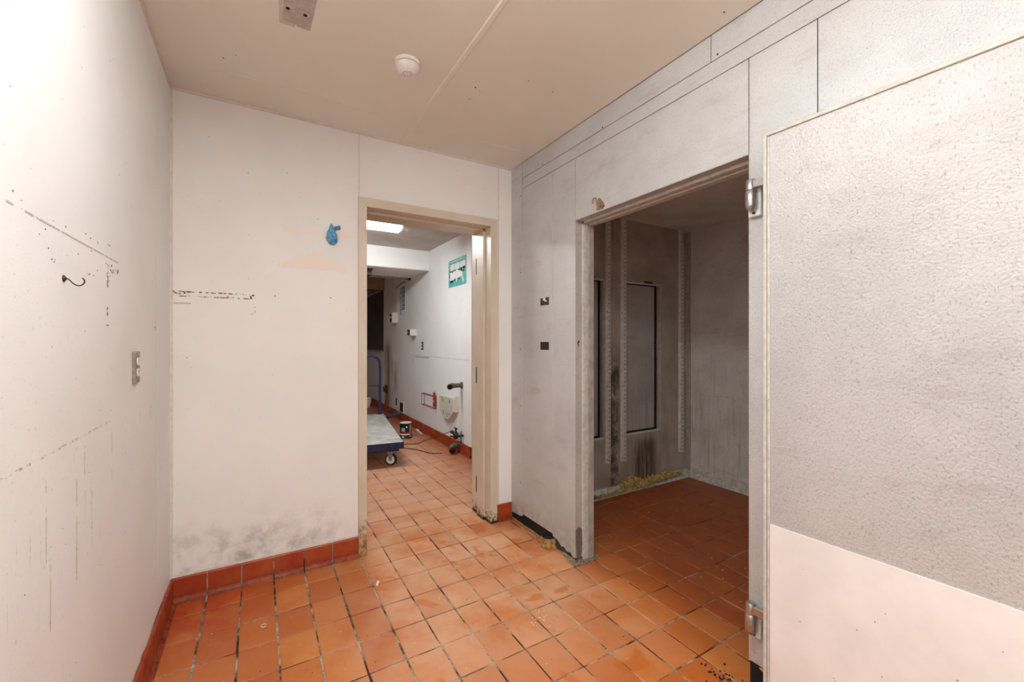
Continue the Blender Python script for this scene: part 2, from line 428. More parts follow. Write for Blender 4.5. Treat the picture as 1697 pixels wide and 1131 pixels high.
decal('rust_mark', wl, 'L', rect(1.687, 1.699, 1.49, 1.55), M['rustline'])
decal('rust_mark', wl, 'L', blob(1.695, 1.500, .006, .014), M['rustflake'])
decal('rust_mark', wl, 'L', blob(1.693, 1.418, .007, .020), M['rustflake'])
decal('rust_mark', wl, 'L', rect(1.682, 1.704, 1.374, 1.379), M['rustline'])
decal('rust_mark', wl, 'L', rect(2.358, 2.374, 1.375, 1.412), M['rustflake'])
R = random.Random(3)
specks('dark_specks', wl, 'L', [(R.uniform(1.1, 1.8), R.uniform(1.50, 1.62), R.uniform(.0007, .0016), R.uniform(.001, .003)) for _ in range(26)]
       + [(R.gauss(1.75, .04), R.gauss(1.55, .012), .0010, R.uniform(.0015, .006)) for _ in range(18)]
       + [(R.uniform(1.1, 2.6), R.uniform(.3, 2.3), .0010, .0011) for _ in range(45)], M['darkiron'])
# rusty hook
hk = empty('wall_hook', (XL, 1.363, 1.459))
tag(hk, 'rusty iron screw hook sticking out of the left white wall', 'hook')
bm = NB(); lathe(bm, [(.008, XL), (.0075, XL + .002), (.004, XL + .0045), (.002, XL + .006)], (0, 1.363, 1.474), 'x', 14); obj('rosette', bm, M['rusty'], hk, True)
bm = NB()
tube(bm, bezier([(XL + a, 1.363 + b, z) for a, b, z in ((.004, 0, 1.474), (.009, .0, 1.4725), (.014, .001, 1.466), (.020, .002, 1.4605), (.027, .003, 1.4595), (.0325, .004, 1.464), (.0345, .004, 1.471), (.031, .004, 1.478))], 5), .0013, 8)
obj('hook', bm, M['darkiron'], hk, True)
# outlet
def outlet(loc_y, z0, z1, label):
    t = empty('wall_outlet', (XL, loc_y, z0)); tag(t, label, 'outlet')
    bm = NB(); box(bm, XL, XL + .009, loc_y - .035, loc_y + .035, z0, z1, .003, 2); obj('cover_plate', bm, M['greyplate'], t)
    zc = (z0 + z1) / 2
    for s in (-1, 1):
        c = zc + s * .0195
        bm = NB(); pts = [(loc_y + .0165 * math.cos(a) * (1 if abs(math.cos(a)) > .3 else 1), c + .0145 * max(-.86, min(.86, math.sin(a))) / .86) for a in [2 * math.pi * k / 20 for k in range(20)]]
        prism(bm, pts, 'x', XL + .008, XL + .0125); r = obj('receptacle', bm, M['ivory'], t)
        for dy in (-.006, .006):
            bxo('slot', (XL + .012, XL + .0128, loc_y + dy - .0012, loc_y + dy + .0012, c + .000, c + .008), M['ink'], r)
    bm = NB(); lathe(bm, [(.003, XL + .009), (.0025, XL + .0105)], (0, loc_y, zc), 'x', 10); obj('screw', bm, M['steel'], t)
outlet(2.013, 1.178, 1.293, 'grey duplex outlet with two ivory sockets on the left white wall')

# ================================================================== BACK WALL
DX0, DX1, DZ = .576, 1.445, 2.163
bm = NB()
Y0, Y1 = YB + .004, 3.0
box(bm, XL - .12, DX0 - .03, Y0, Y1, 0, ZC + .1); box(bm, DX1 + .03, 1.76, Y0, Y1, 0, ZC + .1); box(bm, DX0 - .03, DX1 + .03, Y0, Y1, DZ + .03, ZC + .1)
wb = obj('wall_back', bm, M['core']); struct(wb, 'white panel wall with the open doorway to the kitchen', 'wall')
bxo('wall_panel', (XL, .532, YB, YB + .004, .115, ZC), M['whiteb'], wb)
bxo('wall_panel', (.534, 1.519, YB, YB + .004, 2.19, ZC), M['whiteb'], wb)
bxo('wall_panel', (1.470, 1.519, YB, YB + .004, .115, 2.19), M['whiteb'], wb)
bxo('wall_panel', (1.521, 1.647, YB, YB + .004, .115, ZC), M['whiteb'], wb)
bxo('joint_strip', (.529, .537, YB - .0015, YB, 2.225, ZC - .012), M['moulding'], wb)
bxo('joint_strip', (1.516, 1.524, YB - .0015, YB, .13, ZC - .012), M['moulding'], wb)
bxo('edge_moulding', (XL + .010, .531, YB - .004, YB, .122, .134), M['moulding'], wb)
bxo('ceiling_moulding', (XL + .012, XR - .002, YB - .010, YB, ZC - .010, ZC), M['moulding'], wb)
# rust outline of a removed bracket
decal('rust_mark', wb, 'B', rect(-.383, -.020, 1.580, 1.588), M['rustline'])
decal('rust_mark', wb, 'B', rect(-.350, -.020, 1.558, 1.564), M['rustline'])
decal('rust_mark', wb, 'B', blob(-.030, 1.574, .017, .015), M['rustflake'])
decal('rust_mark', wb, 'B', rect(-.383, -.31, 1.570, 1.587), M['rustflake'])
decal('rust_mark', wb, 'B', blob(-.13, 1.566, .02, .007), M['rustflake'])
decal('rust_mark', wb, 'B', rect(-.019, -.016, 1.476, 1.52), M['rustline'])
decal('rust_mark', wb, 'B', rect(-.040, -.016, 1.475, 1.479), M['rustline'])
decal('scuff_mark', wb, 'B', rect(-.372, -.30, 1.520, 1.528), M['greyline'])
decal('tape_residue', wb, 'B', [(.113, 1.997), (.122, 1.957), (.20, 1.957), (.327, 1.953), (.40, 1.945), (.48, 1.955), (.52, 1.965), (.50, 1.985), (.46, 1.972), (.38, 1.968), (.30, 1.978), (.20, 1.978)], M['residue'])
decal('tape_residue', wb, 'B', [(.113, 1.774), (.113, 1.746), (.28, 1.752), (.455, 1.745), (.475, 1.767), (.40, 1.81), (.33, 1.852), (.278, 1.864), (.22, 1.825)], M['residue'])
specks('dark_specks', wb, 'B', [(.08, 1.584, .004, .005), (.37, 1.589, .004, .005), (-.317, 1.244, .003, .003), (.14, 2.29, .003, .002), (.30, 2.05, .003, .003), (-.05, 2.25, .004, .002)]
       + [(R.uniform(-.36, .5), R.uniform(.3, 2.4), .0014, .0014) for _ in range(40)], M['darkiron'])
# blue crumpled glove stuck to the wall
bm = NB(); bmesh.ops.create_icosphere(bm, subdivisions=4, radius=1)
RR = random.Random(11); k1 = [(RR.uniform(3, 9), RR.uniform(3, 9), RR.uniform(0, 6)) for _ in range(5)]
for v in bm.verts:
    x, y, z = v.co; t = (z + 1) / 2
    wd = .034 * (1 - .78 * max(0, t - .25) ** 1.1 / .75 ** 1.1)
    cr = sum(math.sin(a * x + b * z * 1.5 + c) for a, b, c in k1) / 5
    ang = math.atan2(y, x)
    fold = 1 + .16 * cr + .10 * math.sin(5 * ang + 6 * z)
    v.co = Vector((x * wd * fold + .378 - .006 * t, YB - .015 + y * .0155 * fold, 1.905 + .127 * t + .004 * cr))
for v in bm.verts: v.co.y = min(v.co.y, YB - .0004)
gl = obj('plastic_glove', bm, M['bluefilm'], None, True, flat_angle=25)
tag(gl, 'crumpled blue plastic glove stuck to the white wall beside the doorway', 'glove')
bm = NB(); tube(bm, [(.384, YB - .010, 1.995), (.398, YB - .014, 2.008), (.410, YB - .013, 2.013), (.418, YB - .010, 2.014)], [.012, .010, .011, .014], 9); obj('knotted_end', bm, M['bluefilm'], gl, True, flat_angle=30)

# baseboards: cove tiles, each its own piece
BP = .15235
def base_mesh(name, axis, sgn, L):
    bm = NB(); prof = [(0, 0), (.030, 0), (.0285, .0035), (.022, .008), (.0155, .015), (.0125, .024), (.012, .117), (.009, .122), (0, .1225)]
    if axis == 'x': prism(bm, [(sgn * d, z) for d, z in prof], 'x', -L / 2, L / 2)
    else: prism(bm, [(sgn * d, z) for d, z in prof], 'y', -L / 2, L / 2)
    bmesh.ops.recalc_face_normals(bm, faces=bm.faces)
    me = bpy.data.meshes.new(name); bm.to_mesh(me); bm.free(); me.materials.append(M['basetile']); return me
TXB = base_mesh('base_x', 'x', -1, BP - .007)      # along x, facing -y  (prism axis x: coords (y,z))
TYL = base_mesh('base_y', 'y', 1, BP - .007)       # along y, facing +x
TYR = base_mesh('base_y2', 'y', -1, BP - .007)     # along y, facing -x
bb = bxo('baseboard_back', (XL, .536, YB - .004, YB - .0002, 0, .1215), M['grout'])
struct(bb, 'red quarry cove tile baseboard under the white wall left of the doorway', 'baseboard')
for k in range(6): share('base_tile', TXB, (-.383 + BP * (k + .5), YB - .0035, 0), bb)
bb2 = bxo('baseboard_back', (1.502, 1.630, YB - .004, YB - .0002, 0, .1215), M['grout'])
struct(bb2, 'single red cove tile between the door frame and the metal wall', 'baseboard')
bm = NB(); prism(bm, [(YB - .0035 - d, z) for d, z in ((0, 0), (.030, 0), (.0285, .0035), (.022, .008), (.0155, .015), (.0125, .024), (.012, .117), (.009, .122), (0, .1225))], 'x', 1.508, 1.626); obj('base_tile', bm, M['basetile'], bb2)
bl = bxo('baseboard_left', (XL + .0002, XL + .004, -2.2, YB - .03, 0, .1215), M['grout'])
struct(bl, 'red quarry cove tile baseboard along the left white wall', 'baseboard')
for k in range(32): share('base_tile', TYL, (XL + .0035, YB - .034 - BP * (k + .5), 0), bl)

# door frame (door itself removed)
df = empty('door_1', ((DX0 + DX1) / 2, YB, 0)); struct(df, 'cream painted steel door frame without a door, hinge cut-outs on its right jamb', 'door frame')
yf0, yf1 = YB - .022, YB + .003
bm = NB(); prism(bm, [(.527, 0), (DX0, 0), (DX0, DZ), (.527, 2.219)], 'y', yf0, yf1); obj('casing', bm, M['frame'], df)
bm = NB(); prism(bm, [(1.499, 0), (DX1, 0), (DX1, DZ), (1.499, 2.219)], 'y', yf0, yf1); obj('casing', bm, M['frame'], df)
bm = NB(); prism(bm, [(.5285, 2.219), (1.4975, 2.219), (DX1, DZ + .0012), (DX0, DZ + .0012)], 'y', yf0, yf1); obj('casing_head', bm, M['frame'], df)
# jambs: front rabbet, raised stop, rear rabbet
bm = NB(); prism(bm, [(DX0 - .028, yf1), (DX0, yf1), (DX0, 2.80), (DX0 + .016, 2.80), (DX0 + .016, 2.905), (DX0, 2.905), (DX0, 3.02), (DX0 - .028, 3.02)], 'z', 0, DZ); obj('jamb', bm, M['frame'], df)
bm = NB(); prism(bm, [(DX1 + .028, yf1), (DX1, yf1), (DX1, 2.80), (DX1 - .016, 2.80), (DX1 - .016, 2.905), (DX1, 2.905), (DX1, 3.02), (DX1 + .028, 3.02)], 'z', 0, DZ); jr = obj('jamb', bm, M['frame'], df)
bm = NB(); prism(bm, [(yf1, DZ + .028), (yf1, DZ), (2.80, DZ), (2.80, DZ - .016), (2.905, DZ - .016), (2.905, DZ), (3.02, DZ), (3.02, DZ + .028)], 'x', DX0 + .0005, DX1 - .0005); obj('jamb_head', bm, M['frame'], df)
for z in (1.906, 1.066, .226):
    bm = NB(); box(bm, DX1 - .0006, DX1 + .001, 2.918, 2.953, z - .062, z + .062); obj('hinge_cutout', bm, M['black'], jr)
    bm = NB(); box(bm, DX1 - .0016, DX1 - .0004, 2.954, 3.004, z - .055, z + .055); hp = obj('hinge_plate', bm, M['frame'], jr)

# ================================================================== CEILING
ce = bxo('ceiling', (XL - .12, XR + .005, -2.3, YB + .004, ZC + .0035, ZC + .12), M['ceil'])
struct(ce, 'beige painted panel ceiling of the storage room', 'ceiling')
for a in ((XL, .798, -2.3, 2.444), (.802, XR - .002, -2.3, 2.444), (XL, .798, 2.446, YB), (.802, XR - .002, 2.446, YB)):
    bxo('ceiling_panel', (*a, ZC, ZC + .0035), M['ceil'], ce)
bm = NB(); prism(bm, [(.785, ZC), (.791, ZC - .0026), (.809, ZC - .0026), (.815, ZC)], 'y', -2.2, YB - .012); obj('joint_batten', bm, M['ceil'], ce)
bm = NB(); box(bm, XL + .012, XR - .002, 2.437, 2.453, ZC - .0012, ZC); obj('joint_strip', bm, M['ceil'], ce)
# grey unpainted patch with two bolt holes
pa = empty('mounting_patch', (.13, 1.87, ZC - .002)); tag(pa, 'grey unpainted ceiling patch with two dark bolt holes', 'ceiling patch')
bm = NB(); prism(bm, [(.078, 1.70), (.190, 1.70), (.184, 1.938), (.135, 1.935), (.130, 1.925), (.084, 1.925)], 'z', ZC - .0016, ZC - .0002); obj('plate', bm, M['patch'], pa)
bm = NB(); prism(bm, [(.050, 1.70), (.079, 1.70), (.0845, 1.925), (.130, 1.928), (.125, 1.948), (.072, 1.950), (.068, 1.86)], 'z', ZC - .0009, ZC - .0001); obj('old_paint_edge', bm, M['scuff'], pa)
for x, y in ((.097, 1.848), (.158, 1.853)):
    bm = NB(); lathe(bm, [(.0075, ZC - .0022), (.0075, ZC - .0012)], (x, y, 0), 'z', 16); obj('bolt_hole', bm, M['void'], pa)
# smoke detector
sx, sy = .590, 1.925
sd = empty('smoke_detector', (sx, sy, ZC - .05)); tag(sd, 'round white smoke detector on the ceiling', 'smoke detector')
bm = NB(); lathe(bm, [(.057, ZC), (.057, ZC - .014), (.055, ZC - .0155)], (sx, sy, 0), 'z', 40); obj('base_ring', bm, M['plastic'], sd, True)
bm = NB(); lathe(bm, [(.051, ZC - .0155), (.051, ZC - .0185)], (sx, sy, 0), 'z', 40); obj('vent_gap', bm, M['ink'], sd, True)
bm = NB(); lathe(bm, [(.054, ZC - .0185), (.0555, ZC - .021), (.0545, ZC - .027), (.047, ZC - .037), (.034, ZC - .045), (.027, ZC - .048)], (sx, sy, 0), 'z', 40); dm = obj('cover', bm, M['plastic'], sd, True)
bm = NB(); lathe(bm, [(.026, ZC - .048), (.024, ZC - .0515), (.018, ZC - .0525)], (sx, sy, 0), 'z', 30); cp = obj('cap', bm, M['plastic'], sd, True)
for k in range(10):
    a = 2 * math.pi * k / 10
    bm = NB(); lathe(bm, [(.0018, ZC - .0530), (.0018, ZC - .0515)], (sx + .0205 * math.cos(a), sy + .0205 * math.sin(a), 0), 'z', 8); obj('vent_hole', bm, M['ink'], cp)
bm = NB()
for x, y, r in ((-.138, 2.326, .004), (-.088, 2.272, .003), (.945, 1.937, .005), (.98, 1.959, .003), (.963, 2.045, .003), (1.147, 1.753, .003), (1.304, 1.765, .004), (1.564, .992, .004)):
    lathe(bm, [(r, ZC - .0008), (r * .8, ZC - .0001)], (x, y, 0), 'z', 7)
o = obj('screw_marks', bm, M['darkiron'], ce); o['kind'] = 'stuff'
# ceiling lamps of the storage room (one above, one added unseen behind to even the light)
def wrap_lamp(x0, x1, y0, y1, zc, along, lampm, label):
    t = empty('ceiling_light', ((x0 + x1) / 2, (y0 + y1) / 2, zc - .085)); tag(t, label, 'ceiling light', None, 'fluorescent wraparound lights')
    if along == 'y':
        bxo('housing', (x0 + .03, x1 - .03, y0 + .006, y1 - .006, zc - .035, zc), M['plastic'], t)
        bm = NB(); prism(bm, [(x0, zc - .020), (x0 + .012, zc - .062), (x0 + .05, zc - .082), (x1 - .05, zc - .082), (x1 - .012, zc - .062), (x1, zc - .020)], 'y', y0 + .012, y1 - .012); obj('diffuser', bm, lampm, t)
        for y in (y0, y1 - .012):
            bm = NB(); prism(bm, [(x0 - .002, zc), (x0 - .002, zc - .022), (x0 + .010, zc - .064), (x0 + .05, zc - .085), (x1 - .05, zc - .085), (x1 - .010, zc - .064), (x1 + .002, zc - .022), (x1 + .002, zc)], 'y', y, y + .012); obj('end_cap', bm, M['plastic'], t)
    else:
        bxo('housing', (x0 + .006, x1 - .006, y0 + .03, y1 - .03, zc - .035, zc), M['plastic'], t)
        bm = NB(); prism(bm, [(y0, zc - .020), (y0 + .004, zc - .07), (y0 + .03, zc - .095), (y1 - .03, zc - .095), (y1 - .004, zc - .07), (y1, zc - .020)], 'x', x0 + .008, x1 - .008); obj('diffuser', bm, lampm, t)
        for x in (x0, x1 - .008):
            bm = NB(); prism(bm, [(y0, zc), (y0, zc - .07), (y0 + .03, zc - .097), (y1 - .03, zc - .097), (y1, zc - .07), (y1, zc)], 'x', x, x + .008); obj('end_cap', bm, M['plastic'], t)
wrap_lamp(.12, .36, .06, 1.28, ZC, 'y', M['lamp_main'], 'white fluorescent wraparound light overhead near the two ceiling bolt holes')
wrap_lamp(.50, .74, -1.75, -.53, ZC, 'y', M['lamp_added'], 'added unseen white fluorescent wraparound light at the near end of the storage room')
# wall behind the viewpoint
wn = bxo('wall_front', (XL - .12, XR + .12, -2.42, -2.3, 0, ZC + .1), M['kwhite']); struct(wn, 'plain white wall at the near end of the storage room', 'wall')

# ================================================================== RIGHT WALL (walk-in cooler front)
OY0, OY1, OZ = .936, 1.984, 2.056
bm = NB()
box(bm, XR + .005, XR + .115, 2.20, YB + .003, .085, ZC + .1)
box(bm, XR + .005, XR + .115, OY1 + .004, 2.20, 0, ZC + .1)
box(bm, XR + .005, XR + .115, OY0 - .004, OY1 + .004, OZ + .004, ZC + .1)
box(bm, XR + .005, XR + .115, -2.3, OY0 - .004, .085, ZC + .1)
wr = obj('wall_right', bm, M['seam']); struct(wr, 'silvery stucco metal panel wall of the walk-in cooler with its open doorway', 'wall')
G = .0016
def panel(y0, y1, z0, z1, name='wall_panel', x0=XR, bev=.0012):
    return bxo(name, (x0, XR + .005, y0 + G, y1 - G, z0 + G, z1 - G), M['stucco'], wr, bev)
bm = NB(); prism(bm, [(2.578, .068), (2.60, .058), (YB - .001, .050), (YB - .001, ZC), (2.578, ZC)], 'x', XR - .003, XR + .005); obj('corner_trim', bm, M['stucco'], wr)
panel(1.096, 2.578, 2.505, ZC, 'fascia'); panel(-1.3, 1.096, 2.505, ZC, 'fascia'); panel(-2.3, -1.3, 2.505, ZC, 'fascia')
panel(-2.3, 2.578, 2.431, 2.505, 'fascia_trim')
panel(2.214, 2.578, .078, 2.431)
pts = [(2.214 - G, .066), (2.16, .060), (2.12, .035), (2.10, .045), (2.07, .028), (2.03, .036), (2.01, .018), (1.986, .020), (1.986, 2.431 - G), (2.214 - G, 2.431 - G)]
bm = NB(); prism(bm, pts, 'x', XR, XR + .005); obj('wall_panel', bm, M['stucco'], wr)
panel(OY0, 1.986, OZ, 2.431); panel(.700, OY0, .090, 2.431); panel(-.35, .700, .090, 2.431); panel(-1.4, -.35, .090, 2.431); panel(-2.3, -1.4, .090, 2.431)
for z in (2.384, 1.828, 1.271, .859, .30):
    bm = NB(); lathe(bm, [(.0045, XR - .003), (.0035, XR - .0045)], (0, 2.598, z), 'x', 8); obj('screw', bm, M['darkiron'], wr)
for y, z in ((2.328, 2.516), (1.066, 2.522), (1.75, 2.515)):
    bm = NB(); lathe(bm, [(.0045, XR + .001), (.0035, XR - .0015)], (0, y, z), 'x', 8); obj('screw', bm, M['darkiron'], wr)
# jamb linings of the cooler doorway
jb = empty('door_2', (XR + .06, (OY0 + OY1) / 2, 0)); struct(jb, 'worn painted metal lining around the walk-in cooler doorway', 'door frame')
JM = M['jambmetal']
bm = NB(); prism(bm, [(OY1, .020), (OY1 + .003, .020), (OY1 + .003, OZ), (OY1, OZ)], 'x', XR + .001, XR + .052); jl = obj('jamb_return', bm, JM, jb)
bm = NB(); box(bm, XR + .052, XR + .090, OY1 - .012, OY1 + .003, .004, OZ - .010, .002); obj('jamb_stop', bm, M['gasket'], jb)
bm = NB(); box(bm, XR + .090, XR + .132, OY1 - .018, OY1 + .003, .002, OZ - .016, .002); obj('jamb_lining', bm, M['jambgrey'], jb)
bm = NB(); prism(bm, blob(XR + .025, 1.315, .009, .022, 11, .3), 'y', OY1 - .0006, OY1 + .001); h = obj('broken_hole', bm, M['void'], jl)
bm = NB(); prism(bm, blob(XR + .027, 1.310, .007, .013, 9, .3), 'y', OY1 - .0016, OY1 - .0004); obj('foam_core', bm, M['foam'], jl)
bm = NB(); prism(bm, [(1.637, .19), (1.655, .205), (1.683, .19), (1.690, .12), (1.684, .05), (1.672, .012), (1.650, .012), (1.640, .04)], 'y', OY1 - .0022, OY1 - .0002); obj('peeled_sheet', bm, M['steel'], jl)
bm = NB(); box(bm, XR + .001, XR + .052, OY0 + .0, OY1 - .001, OZ - .001, OZ + .003); obj('head_return', bm, JM, jb)
bm = NB(); box(bm, XR + .052, XR + .090, OY0, OY1 - .013, OZ - .014, OZ + .003, .002); obj('head_stop', bm, M['gasket'], jb)
bm = NB(); box(bm, XR + .090, XR + .132, OY0, OY1 - .019, OZ - .020, OZ + .003, .002); obj('head_lining', bm, M['gasket'], jb)
bm = NB(); box(bm, XR + .001, XR + .052, OY0 - .003, OY0, .09, OZ); obj('jamb_return', bm, JM, jb)
bm = NB(); box(bm, XR + .052, XR + .132, OY0 - .003, OY0 + .012, .004, OZ - .02, .002); obj('jamb_stop', bm, M['gasket'], jb)
# toe gap below the panels, its darkness painted as black blocks
tg = bxo('toe_gap_shade', (XR + .004, XR + .10, 2.2005, YB + .003, 0, .0845), M['void'], wr)
tg2 = bxo('toe_gap_shade', (XR + .004, XR + .10, -2.3, OY0 - .004, 0, .0845), M['void'], wr)
bm = NB()
for k in range(26):
    y = -.25 + k * .045
    prism(bm, blob(y if y < .9 else .9, .083, .028, .009, 7), 'x', XR + .001, XR + .006)
obj('foam_edge', bm, M['foam'], wr)
# curled remnant of the cove base
cr = empty('cove_remnant', (XR - .03, 2.225, 0)); tag(cr, 'curled tan remnant of torn base strip on the floor below the metal panels', 'base remnant')
N = 16; ro, ri = .047, .044
arc = [(math.pi * .02 + math.pi * (1.02) * k / N) for k in range(N + 1)]
bm = NB(); cx, cyy = XR - .016, 2.232
outer = [(cx + .055 * math.cos(a + math.pi * .75) * .9, cyy + .050 * math.sin(a + math.pi * .75)) for a in arc]
inner = [(cx + (u - cx) * .93, cyy + (v - cyy) * .93) for u, v in outer]
prism(bm, outer + inner[::-1], 'z', .001, .060); obj('shell', bm, M['tan'], cr, True, flat_angle=50)
bm = NB(); prism(bm, inner, 'z', .040, .056); obj('curl_shade', bm, M['void'], cr)  # black block stands in for the dark inside the curl
bm = NB(); o2 = [(cx + (u - cx) * 1.10, cyy + (v - cyy) * 1.10) for u, v in outer]
prism(bm, o2 + outer[::-1], 'z', .0005, .012); obj('torn_foot', bm, M['tan'], cr)
bm = NB(); prism(bm, [(XR + .003, 2.28), (XR + .003, 2.72), (XR - .004, 2.72), (XR - .009, 2.50), (XR - .018, 2.29)], 'z', .0005, .008); obj('mortar_edge', bm, M['tan'], cr)
bm = NB(); prism(bm, [(1.60, 1.94), (1.62, 2.10), (1.665, 2.13), (1.70, 1.99), (1.79, 1.985), (1.80, 1.955), (1.74, 1.942), (1.69, 1.93)], 'z', .0005, .007)
mp = obj('mortar_patch', bm, M['mortar']); tag(mp, 'rough grey mortar smear at the foot of the cooler door jamb', 'mortar')
# black square stickers
for i, (z0, z1, lab) in enumerate(((1.569, 1.618, 'upper black square sticker with a torn white corner on the metal panel'), (1.271, 1.324, 'lower black square sticker on the metal panel'))):
    st = bxo('square_sticker', (XR - .0014, XR - .0001, 2.255, 2.351, z0, z1), M['black']); tag(st, lab, 'sticker', None, 'black square stickers')
    if i == 0:
        bm = NB(); prism(bm, [(2.318, 1.618), (2.320, 1.606), (2.305, 1.596), (2.285, 1.591), (2.270, 1.592), (2.290, 1.603), (2.297, 1.622), (2.275, 1.634), (2.262, 1.640), (2.245, 1.652), (2.25, 1.640), (2.285, 1.622)], 'x', XR - .003, XR - .0016); obj('torn_corner', bm, M['paper'], st)
# beige clip above the cooler doorway
ck = empty('hook_clip', (XR, 1.77, 2.06)); tag(ck, 'small beige folded clip above the cooler doorway', 'clip')
bm = NB(); prism(bm, [(1.790, 2.068), (1.782, 2.120), (1.772, 2.128), (1.745, 2.100), (1.730, 2.074), (1.750, 2.062)], 'x', XR - .010, XR - .0006); obj('plate', bm, M['beige'], ck)
bm = NB(); tube(bm, bezier([(XR - .008, 1.782, 2.075), (XR - .012, 1.786, 2.118), (XR - .018, 1.792, 2.133), (XR - .022, 1.804, 2.124), (XR - .022, 1.806, 2.105)], 5), .0035, 8); obj('hook', bm, M['beige'], ck, True)
bm = NB(); box(bm, XR - .012, XR - .0095, 1.748, 1.754, 2.072, 2.084); obj('screw', bm, M['rusty'], ck)
bm = NB(); prism(bm, [(1.765, 2.058), (1.768, 2.072), (1.752, 2.072), (1.748, 2.060)], 'x', XR - .004, XR - .0004); obj('foot', bm, M['ivory'], ck)

# ================================================================== COOLER DOOR (swung open against the wall)
DA = math.radians(-1.7)
HX, HY = 1.500, .808          # face corner at the hinge edge
dr = empty('cooler_door', (HX, HY, .06), 0); dr.rotation_euler = (0, 0, -DA)
tag(dr, 'open insulated cooler door of stucco metal with a white kick plate', 'door')
# local frame: +x into the wall, -y towards the viewer; origin at the hinge edge of the room-side face
DW, DT, DTOP = 1.08, .088, 2.048 - .06
def dl(name, dims, mat, parent=None, bev=0.0):
    bm = NB(); box(bm, *dims, bev); return obj(name, bm, mat, parent or dr, local=True)
dl('slab', (.004, DT, -DW + .004, -.004, .004, DTOP - .004), M['stuccodoor'], None, .002)
dl('edge_trim', (-.002, DT, -.011, 0, 0, DTOP), M['gasket'], None, .0015)
dl('edge_trim', (-.002, DT, -DW, -DW + .011, 0, DTOP), M['gasket'], None, .0015)
dl('edge_trim_top', (-.002, DT, -DW + .011, -.011, DTOP - .013, DTOP), M['gasket'], None, .0015)
dl('edge_trim_bottom', (-.002, DT, -DW + .011, -.011, 0, .013), M['gasket'], None, .0015)
dl('gasket', (-.001, .006, -.020, -.0125, .02, DTOP - .02), M['gasket'], None, .0015)
kp = dl('kick_plate', (.0005, .0045, -DW + .013, -.0215, .016, .702 - .06), M['kick'])
bm = NB()
for k in range(26):
    y = -.04 - R.random() * .9; z = R.uniform(.1, .62)
    prism(bm, blob(y, z, R.uniform(.0012, .003), R.uniform(.001, .002), 6), 'x', -.0001, .0008)
o = obj('scratches', bm, M['darkiron'], kp); o.location = Vector(o.location); o['kind'] = 'stuff'
for zb, lab in ((1.800, 'upper chrome hinge'), (.200, 'lower chrome hinge with torn tape')):
    # coordinates in the door's local frame (rotation is under two degrees, so offsets are taken in local axes)
    lx, ly, lz = (XR - .034) - HX, .903 - HY, zb - .06
    bm = NB(); lathe(bm, [(.010, lz + .022), (.019, lz + .036), (.0205, lz + .040), (.0205, lz + .092), (.016, lz + .098)], (lx, ly, 0), 'z', 24); h = obj('hinge', bm, M['chrome'], dr, True, local=True); h['label'] = lab
    hl = Vector(h.location)
    def sub(name, bm, mat, smooth=False):
        o = obj(name, bm, mat, None, smooth); o.parent = h; o.location = o.location - hl; return o
    bm = NB(); lathe(bm, [(.014, lz + .096), (.0185, lz + .100), (.0185, lz + .135), (.015, lz + .140)], (lx, ly, 0), 'z', 24); sub('sleeve', bm, M['chrome'], True)
    bm = NB(); box(bm, lx - .012, lx + .010, ly - .105, ly - .006, lz + .104, lz + .134, .002); sub('strap', bm, M['chrome'])
    bm = NB(); box(bm, lx + .016, lx + .0335, ly - .026, ly + .020, lz + .004, lz + .120, .003); sub('wall_flange', bm, M['plastic'])
    bm = NB(); lathe(bm, [(.005, lx + .010), (.004, lx + .018)], (0, ly - .004, lz + .016), 'x', 10); sub('bolt', bm, M['rusty'], True)

